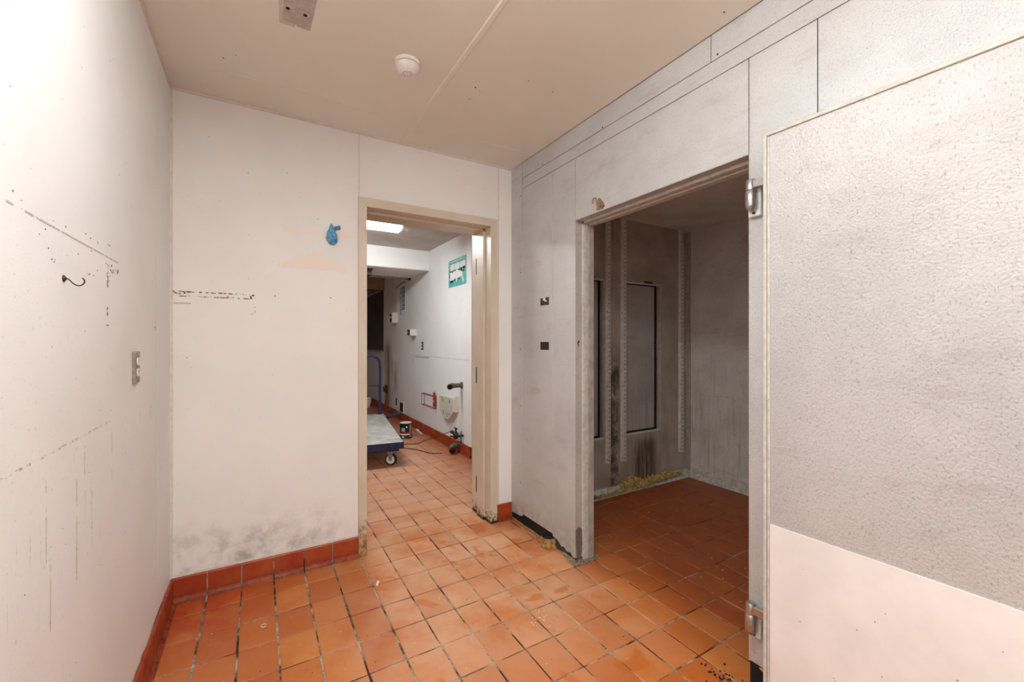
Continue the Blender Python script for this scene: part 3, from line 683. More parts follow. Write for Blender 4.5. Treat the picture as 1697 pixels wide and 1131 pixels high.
# ================================================================== COOLER INTERIOR
CX0, CX1, CYB, CYF, CZ = XR + .115, 3.66, 2.70, -.40, 2.41
C = M['cooler']
recs = [(2.09, 2.546), (2.798, 3.258)]; RZ0, RZ1 = .498, 1.852
bm = NB(); yb0, yb1 = CYB, CYB + .10
box(bm, CX0, CX1 + .1, yb0, yb1, 0, RZ0); box(bm, CX0, CX1 + .1, yb0, yb1, RZ1, CZ + .1)
xs = [CX0, recs[0][0], recs[0][1], recs[1][0], recs[1][1], CX1 + .1]
for a, b in ((0, 1), (2, 3), (4, 5)): box(bm, xs[a], xs[b], yb0, yb1, RZ0, RZ1)
for a, b in recs: box(bm, a, b, yb0 + .06, yb1, RZ0, RZ1)
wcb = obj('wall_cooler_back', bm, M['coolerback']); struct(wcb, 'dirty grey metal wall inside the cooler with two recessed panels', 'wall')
for a, b in recs:
    bxo('recess_shade', (a + .001, b - .001, yb0 + .0585, yb0 + .0598, RZ0 + .001, RZ1 - .001), M['void'], wcb)  # black sheet and strips paint the shade in the gaps round the panel
    bxo('gap_shade_strip', (b - .038, b - .028, yb0 + .030, yb0 + .0584, RZ0 + .002, RZ1 - .002), M['void'], wcb)
    bxo('gap_shade_strip', (a + .002, b - .038, yb0 + .020, yb0 + .0584, RZ0 + .002, RZ0 + .012), M['void'], wcb)
    bxo('gap_shade_strip', (a + .002, b - .038, yb0 + .020, yb0 + .0584, RZ1 - .008, RZ1 - .002), M['void'], wcb)
    pn = bxo('recessed_panel', (a + .004, b - .040, yb0 + .040, yb0 + .058, RZ0 + .014, RZ1 - .010), M['coolerpanel'], wcb, .003)
    bxo('panel_frame', (b - .018, b + .006, yb0 - .004, yb0 + .02, RZ0 - .006, RZ1 + .006), M['gasket'], wcb, .001)
    bxo('panel_frame', (a - .006, b - .012, yb0 - .004, yb0 + .02, RZ0 - .008, RZ0 + .004), C, wcb, .001)
    bxo('panel_frame', (a - .006, b - .012, yb0 - .004, yb0 + .02, RZ1 - .004, RZ1 + .008), C, wcb, .001)
    bxo('latch', ((a + b) / 2 + .0, (a + b) / 2 + .11, yb0 - .008, yb0 - .004, RZ1 + .008, RZ1 + .026), M['rusty'], wcb)
    for z in (1.28, 1.255): bxo('screw_hole', (b - .125, b - .117, yb0 + .039, yb0 + .041, z, z + .008), M['ink'], pn)
bm = NB(); lathe(bm, [(.012, CYB - .008), (.010, CYB - .004), (.010, CYB + .01)], (3.235, 0, 1.25), 'y', 12); obj('knob', bm, M['chrome'], wcb, True)
bxo('centre_post', (2.640, 2.700, CYB - .010, CYB, .02, CZ), M['coolerback'], wcb, .002)
bxo('corner_strip', (CX1 - .028, CX1, CYB - .012, CYB, .05, CZ), M['gasket'], wcb, .002)
# slotted shelf standards
for x0, x1, z0, z1, lab in ((2.553, 2.602, .276, 2.405, 'slotted shelf standard left of the centre post inside the cooler'), (2.732, 2.791, .270, 2.405, 'slotted shelf standard right of the centre post inside the cooler'), (3.510, 3.572, .245, 2.405, 'slotted shelf standard in the far corner of the cooler')):
    xm = (x0 + x1) / 2
    t = empty('shelf_standard', (xm, CYB - .012, z0)); tag(t, lab, 'shelf bracket', None, 'slotted shelf standards')
    bm = NB(); prism(bm, [(x0, CYB - .0005), (x0 + .004, CYB - .014), (x0 + .013, CYB - .018), (x1 - .004, CYB - .018), (x1, CYB - .0005)], 'z', z0, z1); obj('channel', bm, M['standard'], t)
    bm = NB(); z = z0 + .025
    while z < z1 - .01:
        cxh = x0 + (x1 - x0) * .66
        lathe(bm, [(.0055, CYB - .0186), (.0055, CYB - .016)], (cxh, 0, z), 'y', 8); z += .0375
    o = obj('slots', bm, M['ink'], t); o['kind'] = 'stuff'
    for zz in (z0 + .03, z0 + .66, z0 + 1.30): bxo('screw', (x0 + .005, x0 + .011, CYB - .0185, CYB - .014, zz, zz + .008), M['rusty'], t)
wcr = bxo('wall_cooler_right', (CX1, CX1 + .1, CYF, CYB, 0, CZ + .1), C); struct(wcr, 'streaked grey metal wall at the far side of the cooler', 'wall')
bm = NB(); box(bm, CX1 - .012, CX1, CYB - .030, CYB - .0125, .05, CZ); obj('corner_strip', bm, M['gasket'], wcr)
wcn = bxo('wall_cooler_front', (CX0, CX1 + .1, CYF - .1, CYF, 0, CZ + .1), C); struct(wcn, 'grey metal wall at the near end of the cooler', 'wall')
cc = bxo('ceiling', (CX0, CX1 + .1, CYF, CYB, CZ, CZ + .1), C); struct(cc, 'dark metal ceiling inside the walk-in cooler', 'ceiling')
bm = NB(); prism(bm, [(CYB, 0), (CYB, .068), (CYB - .010, .066), (CYB - .022, .030), (CYB - .052, .0)], 'x', CX0 + .02, CX1 - .001)
cv = obj('baseboard_cooler_back', bm, M['cove']); struct(cv, 'crumbling white cement cove along the cooler back wall', 'baseboard')
bm = NB(); prism(bm, [(CX1, 0), (CX1, .085), (CX1 - .010, .082), (CX1 - .024, .035), (CX1 - .058, 0)], 'y', CYF, CYB - .055)
cv2 = obj('baseboard_cooler_right', bm, M['cove']); struct(cv2, 'flaking white cement cove along the far cooler wall', 'baseboard')
# torn yellow insulation foam over the cove
prof = [(2.0, .03), (2.40, .035), (2.55, .030), (2.70, .045), (2.75, .085), (2.80, .125), (2.88, .120), (2.97, .085), (3.05, .095), (3.15, .085), (3.25, .095), (3.36, .085), (3.45, .070), (3.50, .0)]
def hp(x):
    for (a, h0), (b, h1) in zip(prof, prof[1:]):
        if a <= x <= b: return h0 + (h1 - h0) * (x - a) / (b - a)
    return .03
bm = NB(); NX, NZ = 150, 9; grid = []
RF = random.Random(5)
for i in range(NX + 1):
    x = 2.0 + 1.5 * i / NX; h = hp(x) * RF.uniform(.72, 1.12); low = .018 if x < 2.8 else .018 + (x - 2.8) * .055
    row = []
    for j in range(NZ + 1):
        f = j / NZ; z = low + (max(h, low + .006) - low) * f
        d = .060 - .045 * f + RF.uniform(-.006, .012) * (1 if 0 < j < NZ else .3)
        row.append(bm.verts.new((x + RF.uniform(-.003, .003), CYB - max(.004, d * min(1, (.09 - z * .4) / .06)), z)))
    grid.append(row)
back = [[bm.verts.new((r[0].co.x, CYB - .001, r[0].co.z)), bm.verts.new((r[0].co.x, CYB - .001, r[-1].co.z))] for r in grid]
for i in range(NX):
    for j in range(NZ): bm.faces.new((grid[i][j], grid[i + 1][j], grid[i + 1][j + 1], grid[i][j + 1]))
    bm.faces.new((grid[i][NZ], grid[i + 1][NZ], back[i + 1][1], back[i][1]))
    bm.faces.new((grid[i][0], back[i][0], back[i + 1][0], grid[i + 1][0]))
fo = obj('insulation_foam', bm, M['foam']); tag(fo, 'torn yellow insulation foam bulging along the foot of the cooler wall', 'insulation', 'stuff')

# ================================================================== KITCHEN BEYOND THE DOORWAY
KZ = 2.60
K = M['kwhite']
KX0, KYF = -1.45, 11.0
wk = bxo('wall_kitchen_right', (XF + .004, XF + .12, 4.35, KYF, 0, KZ + .1), M['core']); struct(wk, 'white kitchen wall with posters, boxes and pipes', 'wall')
for y0, y1 in ((4.35, 6.82), (6.824, 8.27), (8.272, KYF)): bxo('wall_panel', (XF, XF + .004, y0 + .001, y1 - .001, .12, KZ), K, wk)
wk2 = bxo('wall_kitchen_return', (XF + .12, 3.9, 4.35, 4.47, 0, KZ + .1), K); struct(wk2, 'shaded wall end where the kitchen wall turns right', 'wall')
bxo('end_cap', (XF, XF + .119, 4.342, 4.3495, .12, KZ), K, wk)
wkl = bxo('wall_kitchen_left', (KX0 - .1, KX0, 3.0, KYF, 0, KZ + .1), K); struct(wkl, 'plain white wall at the left side of the kitchen', 'wall')
wkb = bxo('wall_kitchen_back', (KX0, XF + .12, KYF, KYF + .1, 0, KZ + .1), K); struct(wkb, 'distant end wall of the kitchen', 'wall')
wks = bxo('wall_kitchen_side', (3.9, 4.0, 2.81, 4.47, 0, KZ + .1), K); struct(wks, 'white wall closing the passage behind the cooler', 'wall')
wkf = bxo('wall_kitchen_front', (1.76, 3.9, 2.81, 3.0, 0, KZ + .1), K); struct(wkf, 'white kitchen side of the wall behind the cooler', 'wall')
wkf2 = bxo('wall_kitchen_front', (KX0, XL - .12, 2.9, 3.0, 0, KZ + .1), K); struct(wkf2, 'white kitchen wall left of the doorway', 'wall')
kc = bxo('ceiling', (KX0, 3.9, 3.0, KYF, KZ, KZ + .1), M['kceil']); struct(kc, 'grey white ceiling of the kitchen', 'ceiling')
sf = bxo('soffit_beam', (KX0, XF - .0005, 5.73, 6.55, 2.325, KZ), K); struct(sf, 'wide white dropped beam across the kitchen ceiling', 'beam')
bxo('edge_trim', (KX0, XF - .001, 5.724, 5.735, 2.318, 2.33), M['gasket'], sf)
rl = empty('hanging_rail', (.9, 6.60, 2.30)); tag(rl, 'grey metal rail fixed below the far edge of the kitchen beam', 'rail')
bxo('rail', (-.2, 2.03, 6.57, 6.61, 2.300, 2.322), M['steel'], rl); bxo('end_plate', (2.03, 2.06, 6.56, 6.62, 2.296, 2.324), M['darkiron'], rl)
dk = bxo('duct_box', (.55, 1.33, 5.95, 6.35, 2.235, 2.324), M['hooddark']); tag(dk, 'dark box fixed under the kitchen beam beside the door frame', 'duct')
bxo('flange', (.53, 1.345, 5.94, 5.955, 2.31, 2.324), M['darkiron'], dk)
# kitchen baseboard
kb = bxo('baseboard_kitchen', (XF - .004, XF - .0002, 4.345, KYF, 0, .1215), M['grout']); struct(kb, 'brown red cove tile baseboard along the kitchen wall', 'baseboard')
for k in range(43): share('base_tile', TYR, (XF - .0035, 4.348 + BP * (k + .5), 0), kb)
# kitchen lamp
wrap_lamp(.10, 1.305, 4.40, 4.60, KZ, 'x', M['lamp_far'], 'lit fluorescent wraparound light on the kitchen ceiling')
# exhaust hood and splash panel
hd = empty('exhaust_hood', (1.5, 9.4, 1.12)); tag(hd, 'exhaust hood with painted-in tan reflection over a greasy steel splash panel', 'exhaust hood')
bxo('end_panel', (.9, XF - .001, 8.20, 8.215, 2.30, 2.55), M['brownwall'], hd)
bxo('canopy', (.9, XF - .001, 8.216, 10.6, 2.50, 2.56), M['brownwall'], hd)
bxo('lower_rim', (.9, XF - .03, 8.19, 8.225, 2.285, 2.30), M['hooddark'], hd)
bm = NB(); prism(bm, [(XF - .45, 2.50), (XF - .03, 2.32), (XF - .03, 2.50)], 'y', 8.24, 10.6); obj('filter_bank', bm, M['brownwall'], hd)
bxo('splash_panel', (XF - .02, XF - .001, 8.27, 10.6, 1.13, 2.30), M['hooddark'], hd)
bxo('splash_ledge', (XF - .05, XF - .0205, 8.27, 10.6, 1.12, 1.15), M['steel'], hd)
# teal poster
po = empty('wall_poster', (XF, 4.74, 2.0)); tag(po, 'teal instruction poster with white boxes high on the kitchen wall', 'poster')
bxo('sheet', (XF - .0022, XF - .0002, 4.48, 5.01, 2.0, 2.335), M['teal'], po)
PX0, PX1 = XF - .0032, XF - .0023
def pb(u0, u1, v0, v1, m, nm): bxo(nm, (PX0, PX1, 5.01 - .53 * u1, 5.01 - .53 * u0, 2.0 + .335 * v0, 2.0 + .335 * v1), M[m], po)
pb(.05, .93, .925, .945, 'paper', 'title_line'); pb(.10, .34, .62, .84, 'paper', 'white_box'); pb(.37, .64, .62, .84, 'paper', 'white_box'); pb(.67, .95, .62, .84, 'paper', 'white_box')
pb(.08, .80, .26, .60, 'paper', 'white_box')
for u0, u1, v0, v1, m in ((.06, .16, .56, .60, 'ink'), (.20, .26, .52, .60, 'ink'), (.30, .42, .57, .61, 'ink'), (.58, .66, .54, .60, 'ink'), (.68, .78, .50, .62, 'ink'), (.80, .94, .56, .64, 'ink'), (.78, .88, .46, .52, 'ink'),
                       (.08, .30, .16, .24, 'ink'), (.34, .40, .20, .30, 'ink'), (.44, .48, .16, .26, 'paper'), (.52, .56, .20, .30, 'bluegrey'), (.60, .66, .22, .30, 'ink'), (.70, .73, .22, .32, 'bluegrey'), (.80, .86, .10, .26, 'paper'), (.06, .10, .36, .50, 'ink')):
    pb(u0, u1, v0, v1, m, 'printed_mark')
# narrow notice behind
p2 = empty('wall_notice', (XF, 7.1, 1.70)); tag(p2, 'tall white notice with dark print on the kitchen wall below the beam', 'notice')
bxo('sheet', (XF - .002, XF - .0002, 6.86, 7.38, 1.705, 2.27), M['paper'], p2)
bxo('blue_column', (XF - .003, XF - .0022, 6.88, 7.06, 1.85, 2.24), M['bluegrey'], p2)
for k in range(13):
    z = 2.23 - k * .036
    bxo('text_line', (XF - .003, XF - .0022, 7.09, 7.15 + R.uniform(-.01, .01), z - .020, z), M['ink'], p2)
    if k % 2 == 0 and k < 11: bxo('text_line', (XF - .0038, XF - .0031, 6.90, 6.90 + R.uniform(.06, .12), z - .016, z - .004), M['ink'], p2)
bm = NB(); tube(bm, bezier([(XF - .01, 7.38, 2.25), (XF - .012, 7.2, 2.28), (XF - .012, 7.0, 2.30), (XF - .01, 6.84, 2.30)], 4), .006, 6); obj('curled_top_edge', bm, M['ink'], p2)
# boxes on the wall
def wallbox(name, y0, y1, z0, z1, d, label, dark):
    t = empty(name, (XF - d / 2, (y0 + y1) / 2, z0)); tag(t, label, 'wall box')
    bxo('case', (XF - d, XF - .0005, y0, y1, z0, z1), M['ivory'], t, .004)
    for a, b, c, e in dark: bxo('switch', (XF - d - .012, XF - d - .0005, a, b, c, e), M['ink'], t)
    return t
wallbox('switch_box', 7.30, 7.42, 1.645, 1.825, .10, 'white switch box on the kitchen wall under the notice', ((7.32, 7.40, 1.66, 1.725), (7.33, 7.40, 1.75, 1.80)))
b1 = wallbox('thermostat_box', 6.29, 6.40, 1.41, 1.512, .10, 'white box with grey dial on the kitchen wall beside the panel joint', ((6.30, 6.33, 1.42, 1.50), (6.345, 6.39, 1.42, 1.505)))
bxo('dial', (XF - .118, XF - .1125, 6.350, 6.362, 1.455, 1.475), M['plastic'], b1)
o1 = empty('wall_outlet', (XF, 6.01, 1.20)); tag(o1, 'black duplex outlet with white sockets on the white kitchen wall', 'outlet')
bxo('cover_plate', (XF - .008, XF - .0003, 5.975, 6.045, 1.20, 1.318), M['ink'], o1, .002)
for z in (1.222, 1.268): bxo('receptacle', (XF - .011, XF - .0085, 5.994, 6.026, z, z + .028), M['plastic'], o1, .001)
o2 = empty('wall_outlet', (XF, 7.39, .20)); tag(o2, 'black outlet low on the kitchen wall above the baseboard', 'outlet')
bxo('cover_plate', (XF - .008, XF - .0003, 7.35, 7.42, .205, .33), M['ink'], o2, .002)
for z in (.23, .28): bxo('receptacle', (XF - .011, XF - .0085, 7.37, 7.40, z, z + .024), M['greyplate'], o2)
decal('shelf_mark', wk, 'K', rect(4.40, 6.46, 1.105, 1.113), M['greyline'], .001)
decal('shelf_mark', wk, 'K', rect(5.75, 6.35, 1.080, 1.100), M['rustline'], .0012)
decal('shelf_mark', wk, 'K', rect(6.46, 6.48, .95, 1.11), M['greyline'], .001)
specks('wall_specks', wk, 'K', [(R.uniform(4.5, 6.8), R.uniform(.2, 2.2), .006, .006) for _ in range(16)] + [(R.uniform(4.5, 4.9), R.uniform(1.55, 1.9), .005, .008) for _ in range(12)], M['scuff'])
# wall cavity
vt = empty('wall_opening', (XF, 7.06, .13)); tag(vt, 'dark access hole with a frame low on the kitchen wall', 'access hole')
bxo('dark_hole', (XF - .004, XF - .0004, 6.96, 7.17, .135, .29), M['void'], vt)
for a in ((6.93, 6.96, .13, .32), (7.17, 7.20, .13, .32), (6.96, 7.17, .29, .32)): bxo('frame', (XF - .012, XF - .0004, *a), M['ivory'], vt)
# round rusty pipe fitting with wire
rf = empty('pipe_fitting', (XF - .03, 8.05, .33)); tag(rf, 'rusty round pipe fitting with a hanging wire on the stained kitchen wall', 'pipe fitting')
bm = NB(); lathe(bm, [(.085, XF - .0005), (.085, XF - .012), (.05, XF - .03), (.045, XF - .06), (.03, XF - .065)], (0, 8.05, .42), 'x', 18); obj('flange', bm, M['rusty'], rf, True)
bm = NB(); lathe(bm, [(.022, XF - .0655), (.020, XF - .085)], (0, 8.05, .42), 'x', 12); obj('plug', bm, M['chrome'], rf, True)
bm = NB(); tube(bm, bezier([(XF - .06, 7.93, .52), (XF - .03, 7.95, .40), (XF - .02, 8.0, .28), (XF - .02, 8.06, .14)], 5), .006, 6); obj('wire', bm, M['cable'], rf, True)
# red wire basket holder
rb = empty('wire_holder', (XF - .06, 5.69, .39)); tag(rb, 'red wire holder with a red tag on the white kitchen wall', 'wire holder')
y0, y1, z0, z1, d = 5.44, 5.92, .415, .575, .045
for x in (XF - .006, XF - d):
    bm = NB(); tube(bm, [(x, y0, z0), (x, y1, z0), (x, y1, z1), (x, y0, z1)], .0042, 6, closed=True); obj('wire_loop', bm, M['red'], rb, True)
for y in (y0, y1):
    for z in (z0, z1):
        bm = NB(); tube(bm, [(XF - d, y, z), (XF - .006, y, z)], .0055, 6); obj('cross_wire', bm, M['red'], rb, True)
bxo('tag', (XF - .035, XF - .02, 5.42, 5.49, .44, .575), M['redlabel'], rb, .004)
bm = NB(); tube(bm, bezier([(XF - .028, 5.43, .57), (XF - .028, 5.432, .615), (XF - .028, 5.455, .635), (XF - .028, 5.478, .615), (XF - .028, 5.48, .57)], 4), .008, 6); obj('loop', bm, M['red'], rb, True)
bxo('white_mark', (XF - .037, XF - .0355, 5.44, 5.47, .50, .53), M['paper'], rb)
# grey dispenser back plate
dp = empty('soap_dispenser', (XF - .03, 4.98, .335)); tag(dp, 'pale grey angular soap dispenser on the kitchen wall below the stub pipe', 'dispenser')
outl = [(5.27, .640), (4.70, .660), (4.69, .47), (4.86, .345), (5.07, .340), (5.25, .43)]
bm = NB(); cyc, czc = sum(u for u, _ in outl) / 6, sum(v for _, v in outl) / 6
A = [bm.verts.new((XF - .0005, u, v)) for u, v in outl]; B = [bm.verts.new((XF - .055, cyc + (u - cyc) * .80, czc + (v - czc) * .86)) for u, v in outl]
bm.faces.new(A); bm.faces.new(B[::-1])
for i in range(6): bm.faces.new((A[i], B[i], B[(i + 1) % 6], A[(i + 1) % 6]))
obj('shell', bm, M['dispgrey'], dp)
for y, z in ((5.10, .61), (5.08, .585), (5.07, .565), (4.86, .600), (4.86, .575), (5.06, .44), (5.06, .415), (4.95, .42), (4.94, .395), (4.86, .425)):
    bm = NB(); lathe(bm, [(.010, XF - .0565), (.010, XF - .0548)], (0, y, z), 'x', 8); obj('screw_hole', bm, M['darkiron'], dp)
# stub pipe
sp = empty('stub_pipe', (XF - .09, 4.608, .77)); tag(sp, 'open grey stub pipe sticking out of the kitchen wall', 'pipe')
bm = NB(); lathe(bm, [(.040, XF - .0005), (.040, XF - .010), (.030, XF - .014)], (0, 4.608, .805), 'x', 18); obj('wall_flange', bm, M['pipe'], sp, True)
bm = NB(); lathe(bm, [(.027, XF - .0145), (.027, XF - .110), (.033, XF - .111), (.033, XF - .130), (.028, XF - .131)], (0, 4.608, .805), 'x', 18); obj('barrel', bm, M['pipe'], sp, True)
bm = NB(); tube(bm, bezier([(XF - .1312, 4.608, .805), (XF - .150, 4.606, .803), (XF - .166, 4.592, .800), (XF - .170, 4.570, .798)], 4), .029, 14); obj('elbow', bm, M['pipe'], sp, True)
bm = NB(); tube(bm, [(XF - .1702, 4.5695, .798), (XF - .1712, 4.560, .798)], .034, 16); obj('collar', bm, M['pipe'], sp, True)
bm = NB(); tube(bm, [(XF - .1713, 4.5598, .798), (XF - .1714, 4.5588, .798)], .028, 16); obj('dark_bore', bm, M['void'], sp)
# gas valve with wire
va = empty('gas_valve', (XF - .06, 4.64, .15)); tag(va, 'black gas valve with a tee handle just above the kitchen baseboard', 'valve')
bm = NB(); tube(bm, [(XF - .001, 4.56, .215), (XF - .05, 4.58, .215), (XF - .06, 4.64, .215)], .014, 10); obj('inlet_pipe', bm, M['black'], va, True)
bm = NB(); lathe(bm, [(.018, .165), (.032, .18), (.034, .225), (.022, .245), (.012, .25), (.010, .285)], (XF - .06, 4.65, 0), 'z', 14); obj('body', bm, M['black'], va, True)
bm = NB(); tube(bm, [(XF - .06, 4.61, .292), (XF - .06, 4.69, .292)], .008, 8); obj('tee_handle', bm, M['darkiron'], va, True)
bm = NB(); tube(bm, [(XF - .062, 4.65, .232), (XF - .085, 4.72, .240)], [.014, .022], 10); obj('outlet_nut', bm, M['black'], va, True)
bm = NB(); tube(bm, [(XF - .07, 4.65, .185), (XF - .09, 4.735, .185)], .010, 8); obj('lever', bm, M['black'], va, True)
bm = NB(); tube(bm, [(XF - .03, 4.565, .12), (XF - .03, 4.565, .27)], .005, 6); obj('bracket_rod', bm, M['darkiron'], va, True)
# drain elbow
el = empty('drain_elbow', (XF - .08, 4.66, .02)); tag(el, 'rusty drain pipe elbow lying open at the kitchen baseboard', 'pipe')
bm = NB(); tube(bm, bezier([(XF - .013, 4.648, .088), (XF - .06, 4.65, .090), (XF - .10, 4.648, .084), (XF - .122, 4.628, .068), (XF - .126, 4.600, .056)], 4), .034, 14); obj('bend', bm, M['pipe'], el, True)
bm = NB(); tube(bm, [(XF - .126, 4.601, .056), (XF - .128, 4.580, .050)], [.042, .042], 14); obj('collar', bm, M['rusty'], el, True)
bm = NB(); tube(bm, [(XF - .1281, 4.5797, .0499), (XF - .1282, 4.5787, .0497)], .031, 14); obj('dark_bore', bm, M['void'], el)
# cables
def cable(pts, r, name, label, mat='cable'):
    bm = NB(); tube(bm, bezier(pts, 6), r, 6); o = obj(name, bm, M[mat], None, True); tag(o, label, 'cable'); return o
cable([(1.30, 5.45, .0055), (1.50, 5.40, .0055), (1.64, 5.35, .0055), (1.74, 5.30, .0055), (1.80, 5.33, .006), (1.88, 5.33, .03), (1.95, 5.05, .13), (XF - .095, 4.74, .238)], .005, 'wire_cable', 'thin cable running from the gas valve across the kitchen floor')
cable([(1.20, 5.28, .006), (1.40, 5.22, .006), (1.54, 5.16, .006), (1.60, 5.09, .006), (1.65, 5.02, .006), (1.69, 4.90, .006), (1.73, 4.78, .006), (1.79, 4.73, .006), (1.86, 4.70, .006)], .0055, 'power_cord', 'brown cord snaking over the kitchen floor to the drain elbow')
# paint can
pc = empty('paint_can', (1.735, 5.73, 0)); tag(pc, 'black paint can with a red and white label on the kitchen floor', 'paint can')
cx, cy_ = 1.735, 5.73
bm = NB(); lathe(bm, [(.080, 0), (.082, .003), (.079, .007), (.079, .198), (.082, .202), (.082, .207)], (cx, cy_, 0), 'z', 32); obj('body', bm, M['black'], pc, True)
bm = NB(); lathe(bm, [(.081, .2072), (.081, .211), (.072, .211), (.070, .207), (.050, .2075)], (cx, cy_, 0), 'z', 32); obj('lid', bm, M['ivory'], pc, True)
def band(a0, a1, z0, z1, m, nm, r=.0797):
    bm = NB(); n = 14; A = []; B = []
    for k in range(n + 1):
        a = math.radians(a0 + (a1 - a0) * k / n); A.append(bm.verts.new((cx + r * math.cos(a), cy_ + r * math.sin(a), z0))); B.append(bm.verts.new((cx + r * math.cos(a), cy_ + r * math.sin(a), z1)))
    A2 = [bm.verts.new((cx + (v.co.x - cx) * .99, cy_ + (v.co.y - cy_) * .99, v.co.z)) for v in A]; B2 = [bm.verts.new((cx + (v.co.x - cx) * .99, cy_ + (v.co.y - cy_) * .99, v.co.z)) for v in B]
    for k in range(n):
        bm.faces.new((A[k], A[k + 1], B[k + 1], B[k])); bm.faces.new((A2[k], B2[k], B2[k + 1], A2[k + 1])); bm.faces.new((B[k], B[k + 1], B2[k + 1], B2[k])); bm.faces.new((A[k], A2[k], A2[k + 1], A[k + 1]))
    for k in (0, n): bm.faces.new((A[k], B[k], B2[k], A2[k]))
    obj(nm, bm, M[m], pc, True)
band(170, 285, .066, .090, 'redlabel', 'red_label'); band(165, 290, .050, .066, 'paper', 'white_label'); band(205, 245, .10, .15, 'bluegrey', 'label_mark'); band(255, 268, .15, .17, 'paper', 'label_mark'); band(215, 235, .015, .035, 'paper', 'label_mark'); band(290, 318, .02, .19, 'greyplate', 'side_text')
# blue scraper leaning at the baseboard
sc = empty('scraper', (1.98, 7.2, 0)); tag(sc, 'blue handled scraper on the kitchen floor against the baseboard', 'scraper')
bm = NB(); tube(bm, [(1.93, 7.33, .03), (2.03, 7.05, .12)], [.016, .022], 8); obj('handle', bm, M['bluehandle'], sc, True)
bm = NB(); tube(bm, [(1.905, 7.40, .010), (1.93, 7.33, .03)], [.020, .016], 8); obj('ferrule', bm, M['bluepaint'], sc, True)
bm = NB(); lathe(bm, [(.02, .0), (.024, .012), (.02, .026)], (1.90, 7.42, .001), 'z', 12); obj('white_tip', bm, M['plastic'], sc, True)
# white cup far back
wc = empty('paper_cup', (1.86, 8.72, 0)); tag(wc, 'crumpled white paper cup far back on the kitchen floor', 'cup')
bm = NB(); lathe(bm, [(.045, .0), (.075, .10), (.080, .16), (.070, .165)], (1.86, 8.72, 0), 'z', 14); obj('body', bm, M['plastic'], wc, True)
bm = NB(); lathe(bm, [(.080, .165), (.095, .172), (.090, .21), (.06, .215)], (1.845, 8.72, 0), 'z', 14); obj('lid', bm, M['paper'], wc, True)
bm = NB(); prism(bm, [(2.03, 6.20), (2.045, 6.13), (2.02, 5.98), (2.005, 5.84), (1.985, 5.85), (1.995, 5.98), (2.0, 6.12)], 'z', .001, .012)
pp = obj('paper_scrap', bm, M['paper']); tag(pp, 'torn white paper scrap on the kitchen floor behind the paint can', 'paper')

# platform cart
CA = math.radians(-7.7)
ct = empty('platform_cart', (1.324, 4.437, 0), CA); tag(ct, 'blue platform cart with a scuffed metal deck in the kitchen', 'cart')
CL, CW = 1.88, .76
def cl(name, dims, mat, parent=None, bev=0.0, smooth=False):
    bm = NB(); box(bm, *dims, bev); return obj(name, bm, M[mat], parent or ct, smooth, local=True)
cl('deck', (-CW + .006, -.006, .006, CL - .006, .235, .262), 'deck', None, .003)
cl('front_rim', (-CW, 0, 0, .0055, .19, .258), 'bluepaint'); cl('back_rim', (-CW, 0, CL - .0055, CL, .19, .258), 'bluepaint')
cl('side_rim', (-.0055, 0, .0056, CL - .0056, .19, .258), 'bluepaint'); cl('side_rim', (-CW, -CW + .0055, .0056, CL - .0056, .19, .258), 'bluepaint')
for y in (.05, CL - .17): cl('cross_rail', (-CW + .05, -.045, y, y + .12, .155, .2345), 'bluepaint')
for x in (-.12, -CW + .12):
    for y in (.11, CL - .11):
        e = cl('caster', (x - .045, x + .045, y - .05, y + .05, .145, .1545), 'steel'); el_ = Vector(e.location)
        def csub(name, bm, mat, smooth=True):
            o = obj(name, bm, M[mat], None, smooth); o.parent = e; o.location = o.location - el_; return o
        bm = NB(); lathe(bm, [(.050, -.018), (.061, -.015), (.0625, -.005), (.0625, .005), (.061, .015), (.050, .018)], (0, 0, 0), 'x', 28)
        rot = Matrix.Rotation(math.radians(60), 4, 'Z')
        T = Matrix.Translation((x, y - .01, .0625)) @ rot
        bmesh.ops.transform(bm, matrix=T, verts=bm.verts); csub('tyre', bm, 'rubber')
        bm = NB()
        for s in (-1, 1):
            lathe(bm, [(.046, s * .0185), (.046, s * .0205), (.036, s * .0205), (.034, s * .0195), (.014, s * .0200), (.014, s * .024), (.004, s * .025)], (0, 0, 0), 'x', 24)
        bmesh.ops.transform(bm, matrix=T, verts=bm.verts); csub('hub', bm, 'plastic')
        bm = NB()
        for s in (-1, 1): prism(bm, [(-.032, .084), (.032, .084), (.012, -.008), (-.012, -.008)], 'x', s * .027 - .0015, s * .027 + .0015)
        bmesh.ops.transform(bm, matrix=T, verts=bm.verts); csub('fork', bm, 'steel', False)
hx0, hx1, hy, hz = -CW + .055, -.055, CL - .04, 1.115
bm = NB(); tube(bm, bezier([(hx1, hy, .262), (hx1, hy, .6), (hx1, hy, hz - .16), (hx1 - .03, hy, hz - .045), (hx1 - .14, hy, hz), ((hx0 + hx1) / 2, hy, hz), (hx0 + .14, hy, hz), (hx0 + .03, hy, hz - .045), (hx0, hy, hz - .16), (hx0, hy, .6), (hx0, hy, .262)], 6), .0165, 12)
obj('handle', bm, M['bluepaint'], ct, True, local=True)
bm = NB(); tube(bm, [(hx0, hy, .68), (hx1, hy, .68)], .011, 10); obj('crossbar', bm, M['bluepaint'], ct, True, local=True)
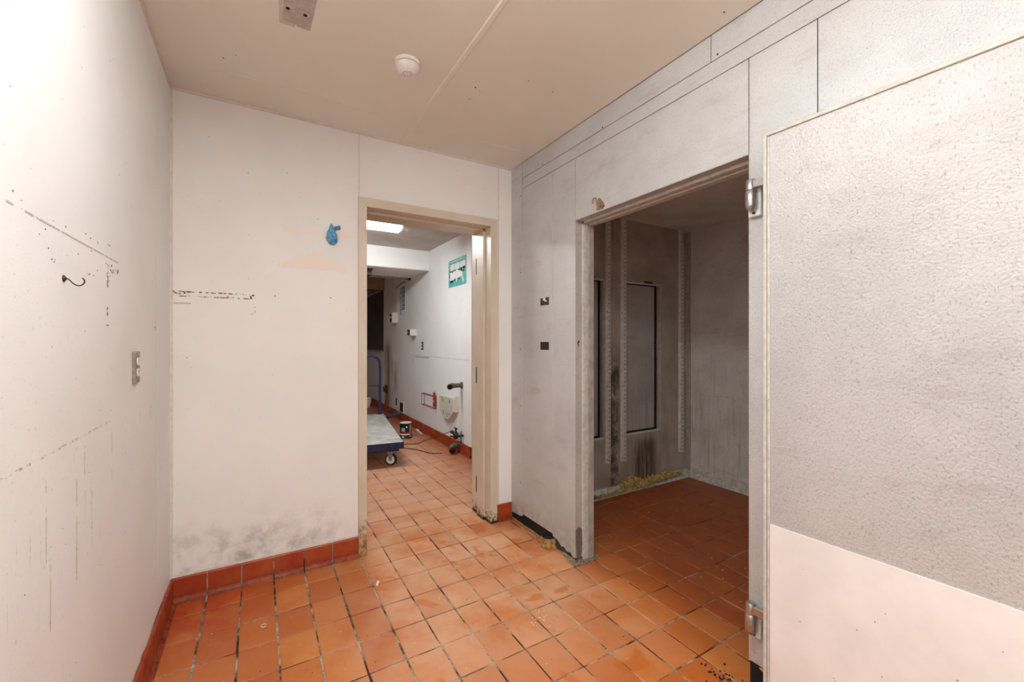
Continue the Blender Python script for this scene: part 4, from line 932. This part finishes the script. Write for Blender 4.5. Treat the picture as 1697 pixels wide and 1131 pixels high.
for x in (hx0, hx1):
    bm = NB(); lathe(bm, [(.026, .2622), (.026, .36), (.02, .37)], (x, hy, 0), 'z', 14); obj('handle_socket', bm, M['bluepaint'], ct, True, local=True)

# ================================================================== DEBRIS
RD = random.Random(21)
def debris(name, spots, mat, label):
    bm = NB()
    for x, y, s, h in spots:
        a = RD.uniform(0, 6.28); n = 5
        prism(bm, [(x + s * RD.uniform(.5, 1) * math.cos(a + 2 * math.pi * k / n), y + s * RD.uniform(.35, .9) * math.sin(a + 2 * math.pi * k / n)) for k in range(n)], 'z', .0002, h)
    o = obj(name, bm, mat); tag(o, label, 'debris', 'stuff')
chips = [(RD.uniform(-.3, 1.55), RD.uniform(1.0, 2.65), RD.uniform(.0012, .0034), .0015) for _ in range(110)]
chips += [(1.15 + RD.gauss(0, .03), 1.66 + RD.gauss(0, .03), RD.uniform(.001, .005), .0015) for _ in range(26)]
debris('paint_chips', chips, M['paper'], 'tiny white paint chips scattered on the orange tiles')
chips2 = [(RD.uniform(1.85, 3.5), RD.uniform(1.1, 2.55), RD.uniform(.002, .006), .0015) for _ in range(70)]
debris('plaster_crumbs', chips2, M['cove'], 'pale plaster crumbs scattered over the cooler floor')
dirt = [(1.56 + RD.gauss(0, .03), .98 + RD.gauss(0, .05), RD.uniform(.002, .008), .003) for _ in range(60)] + [(RD.uniform(-.3, 1.5), RD.uniform(1.3, 2.6), RD.uniform(.0015, .004), .0015) for _ in range(40)]
debris('dirt_crumbs', dirt, M['void'], 'black dirt crumbs on the floor, thickest by the cooler door hinge')
bm = NB(); prism(bm, [(.545, 2.345), (.556, 2.340), (.572, 2.380), (.562, 2.386)], 'z', .0003, .004); o = obj('paint_flake', bm, M['plastic']); tag(o, 'largest white paint flake on the tiles in front of the doorway', 'paint flake')
bm = NB()
tube(bm, [(.02 + .010 * math.cos(a), 2.285 + .012 * math.sin(a), .0022) for a in [2 * math.pi * k / 16 for k in range(16)]], .0018, 6, closed=True)
o = obj('plastic_ring', bm, M['ivory'], None, True); tag(o, 'small pale plastic ring on the tiles near the left wall', 'ring')
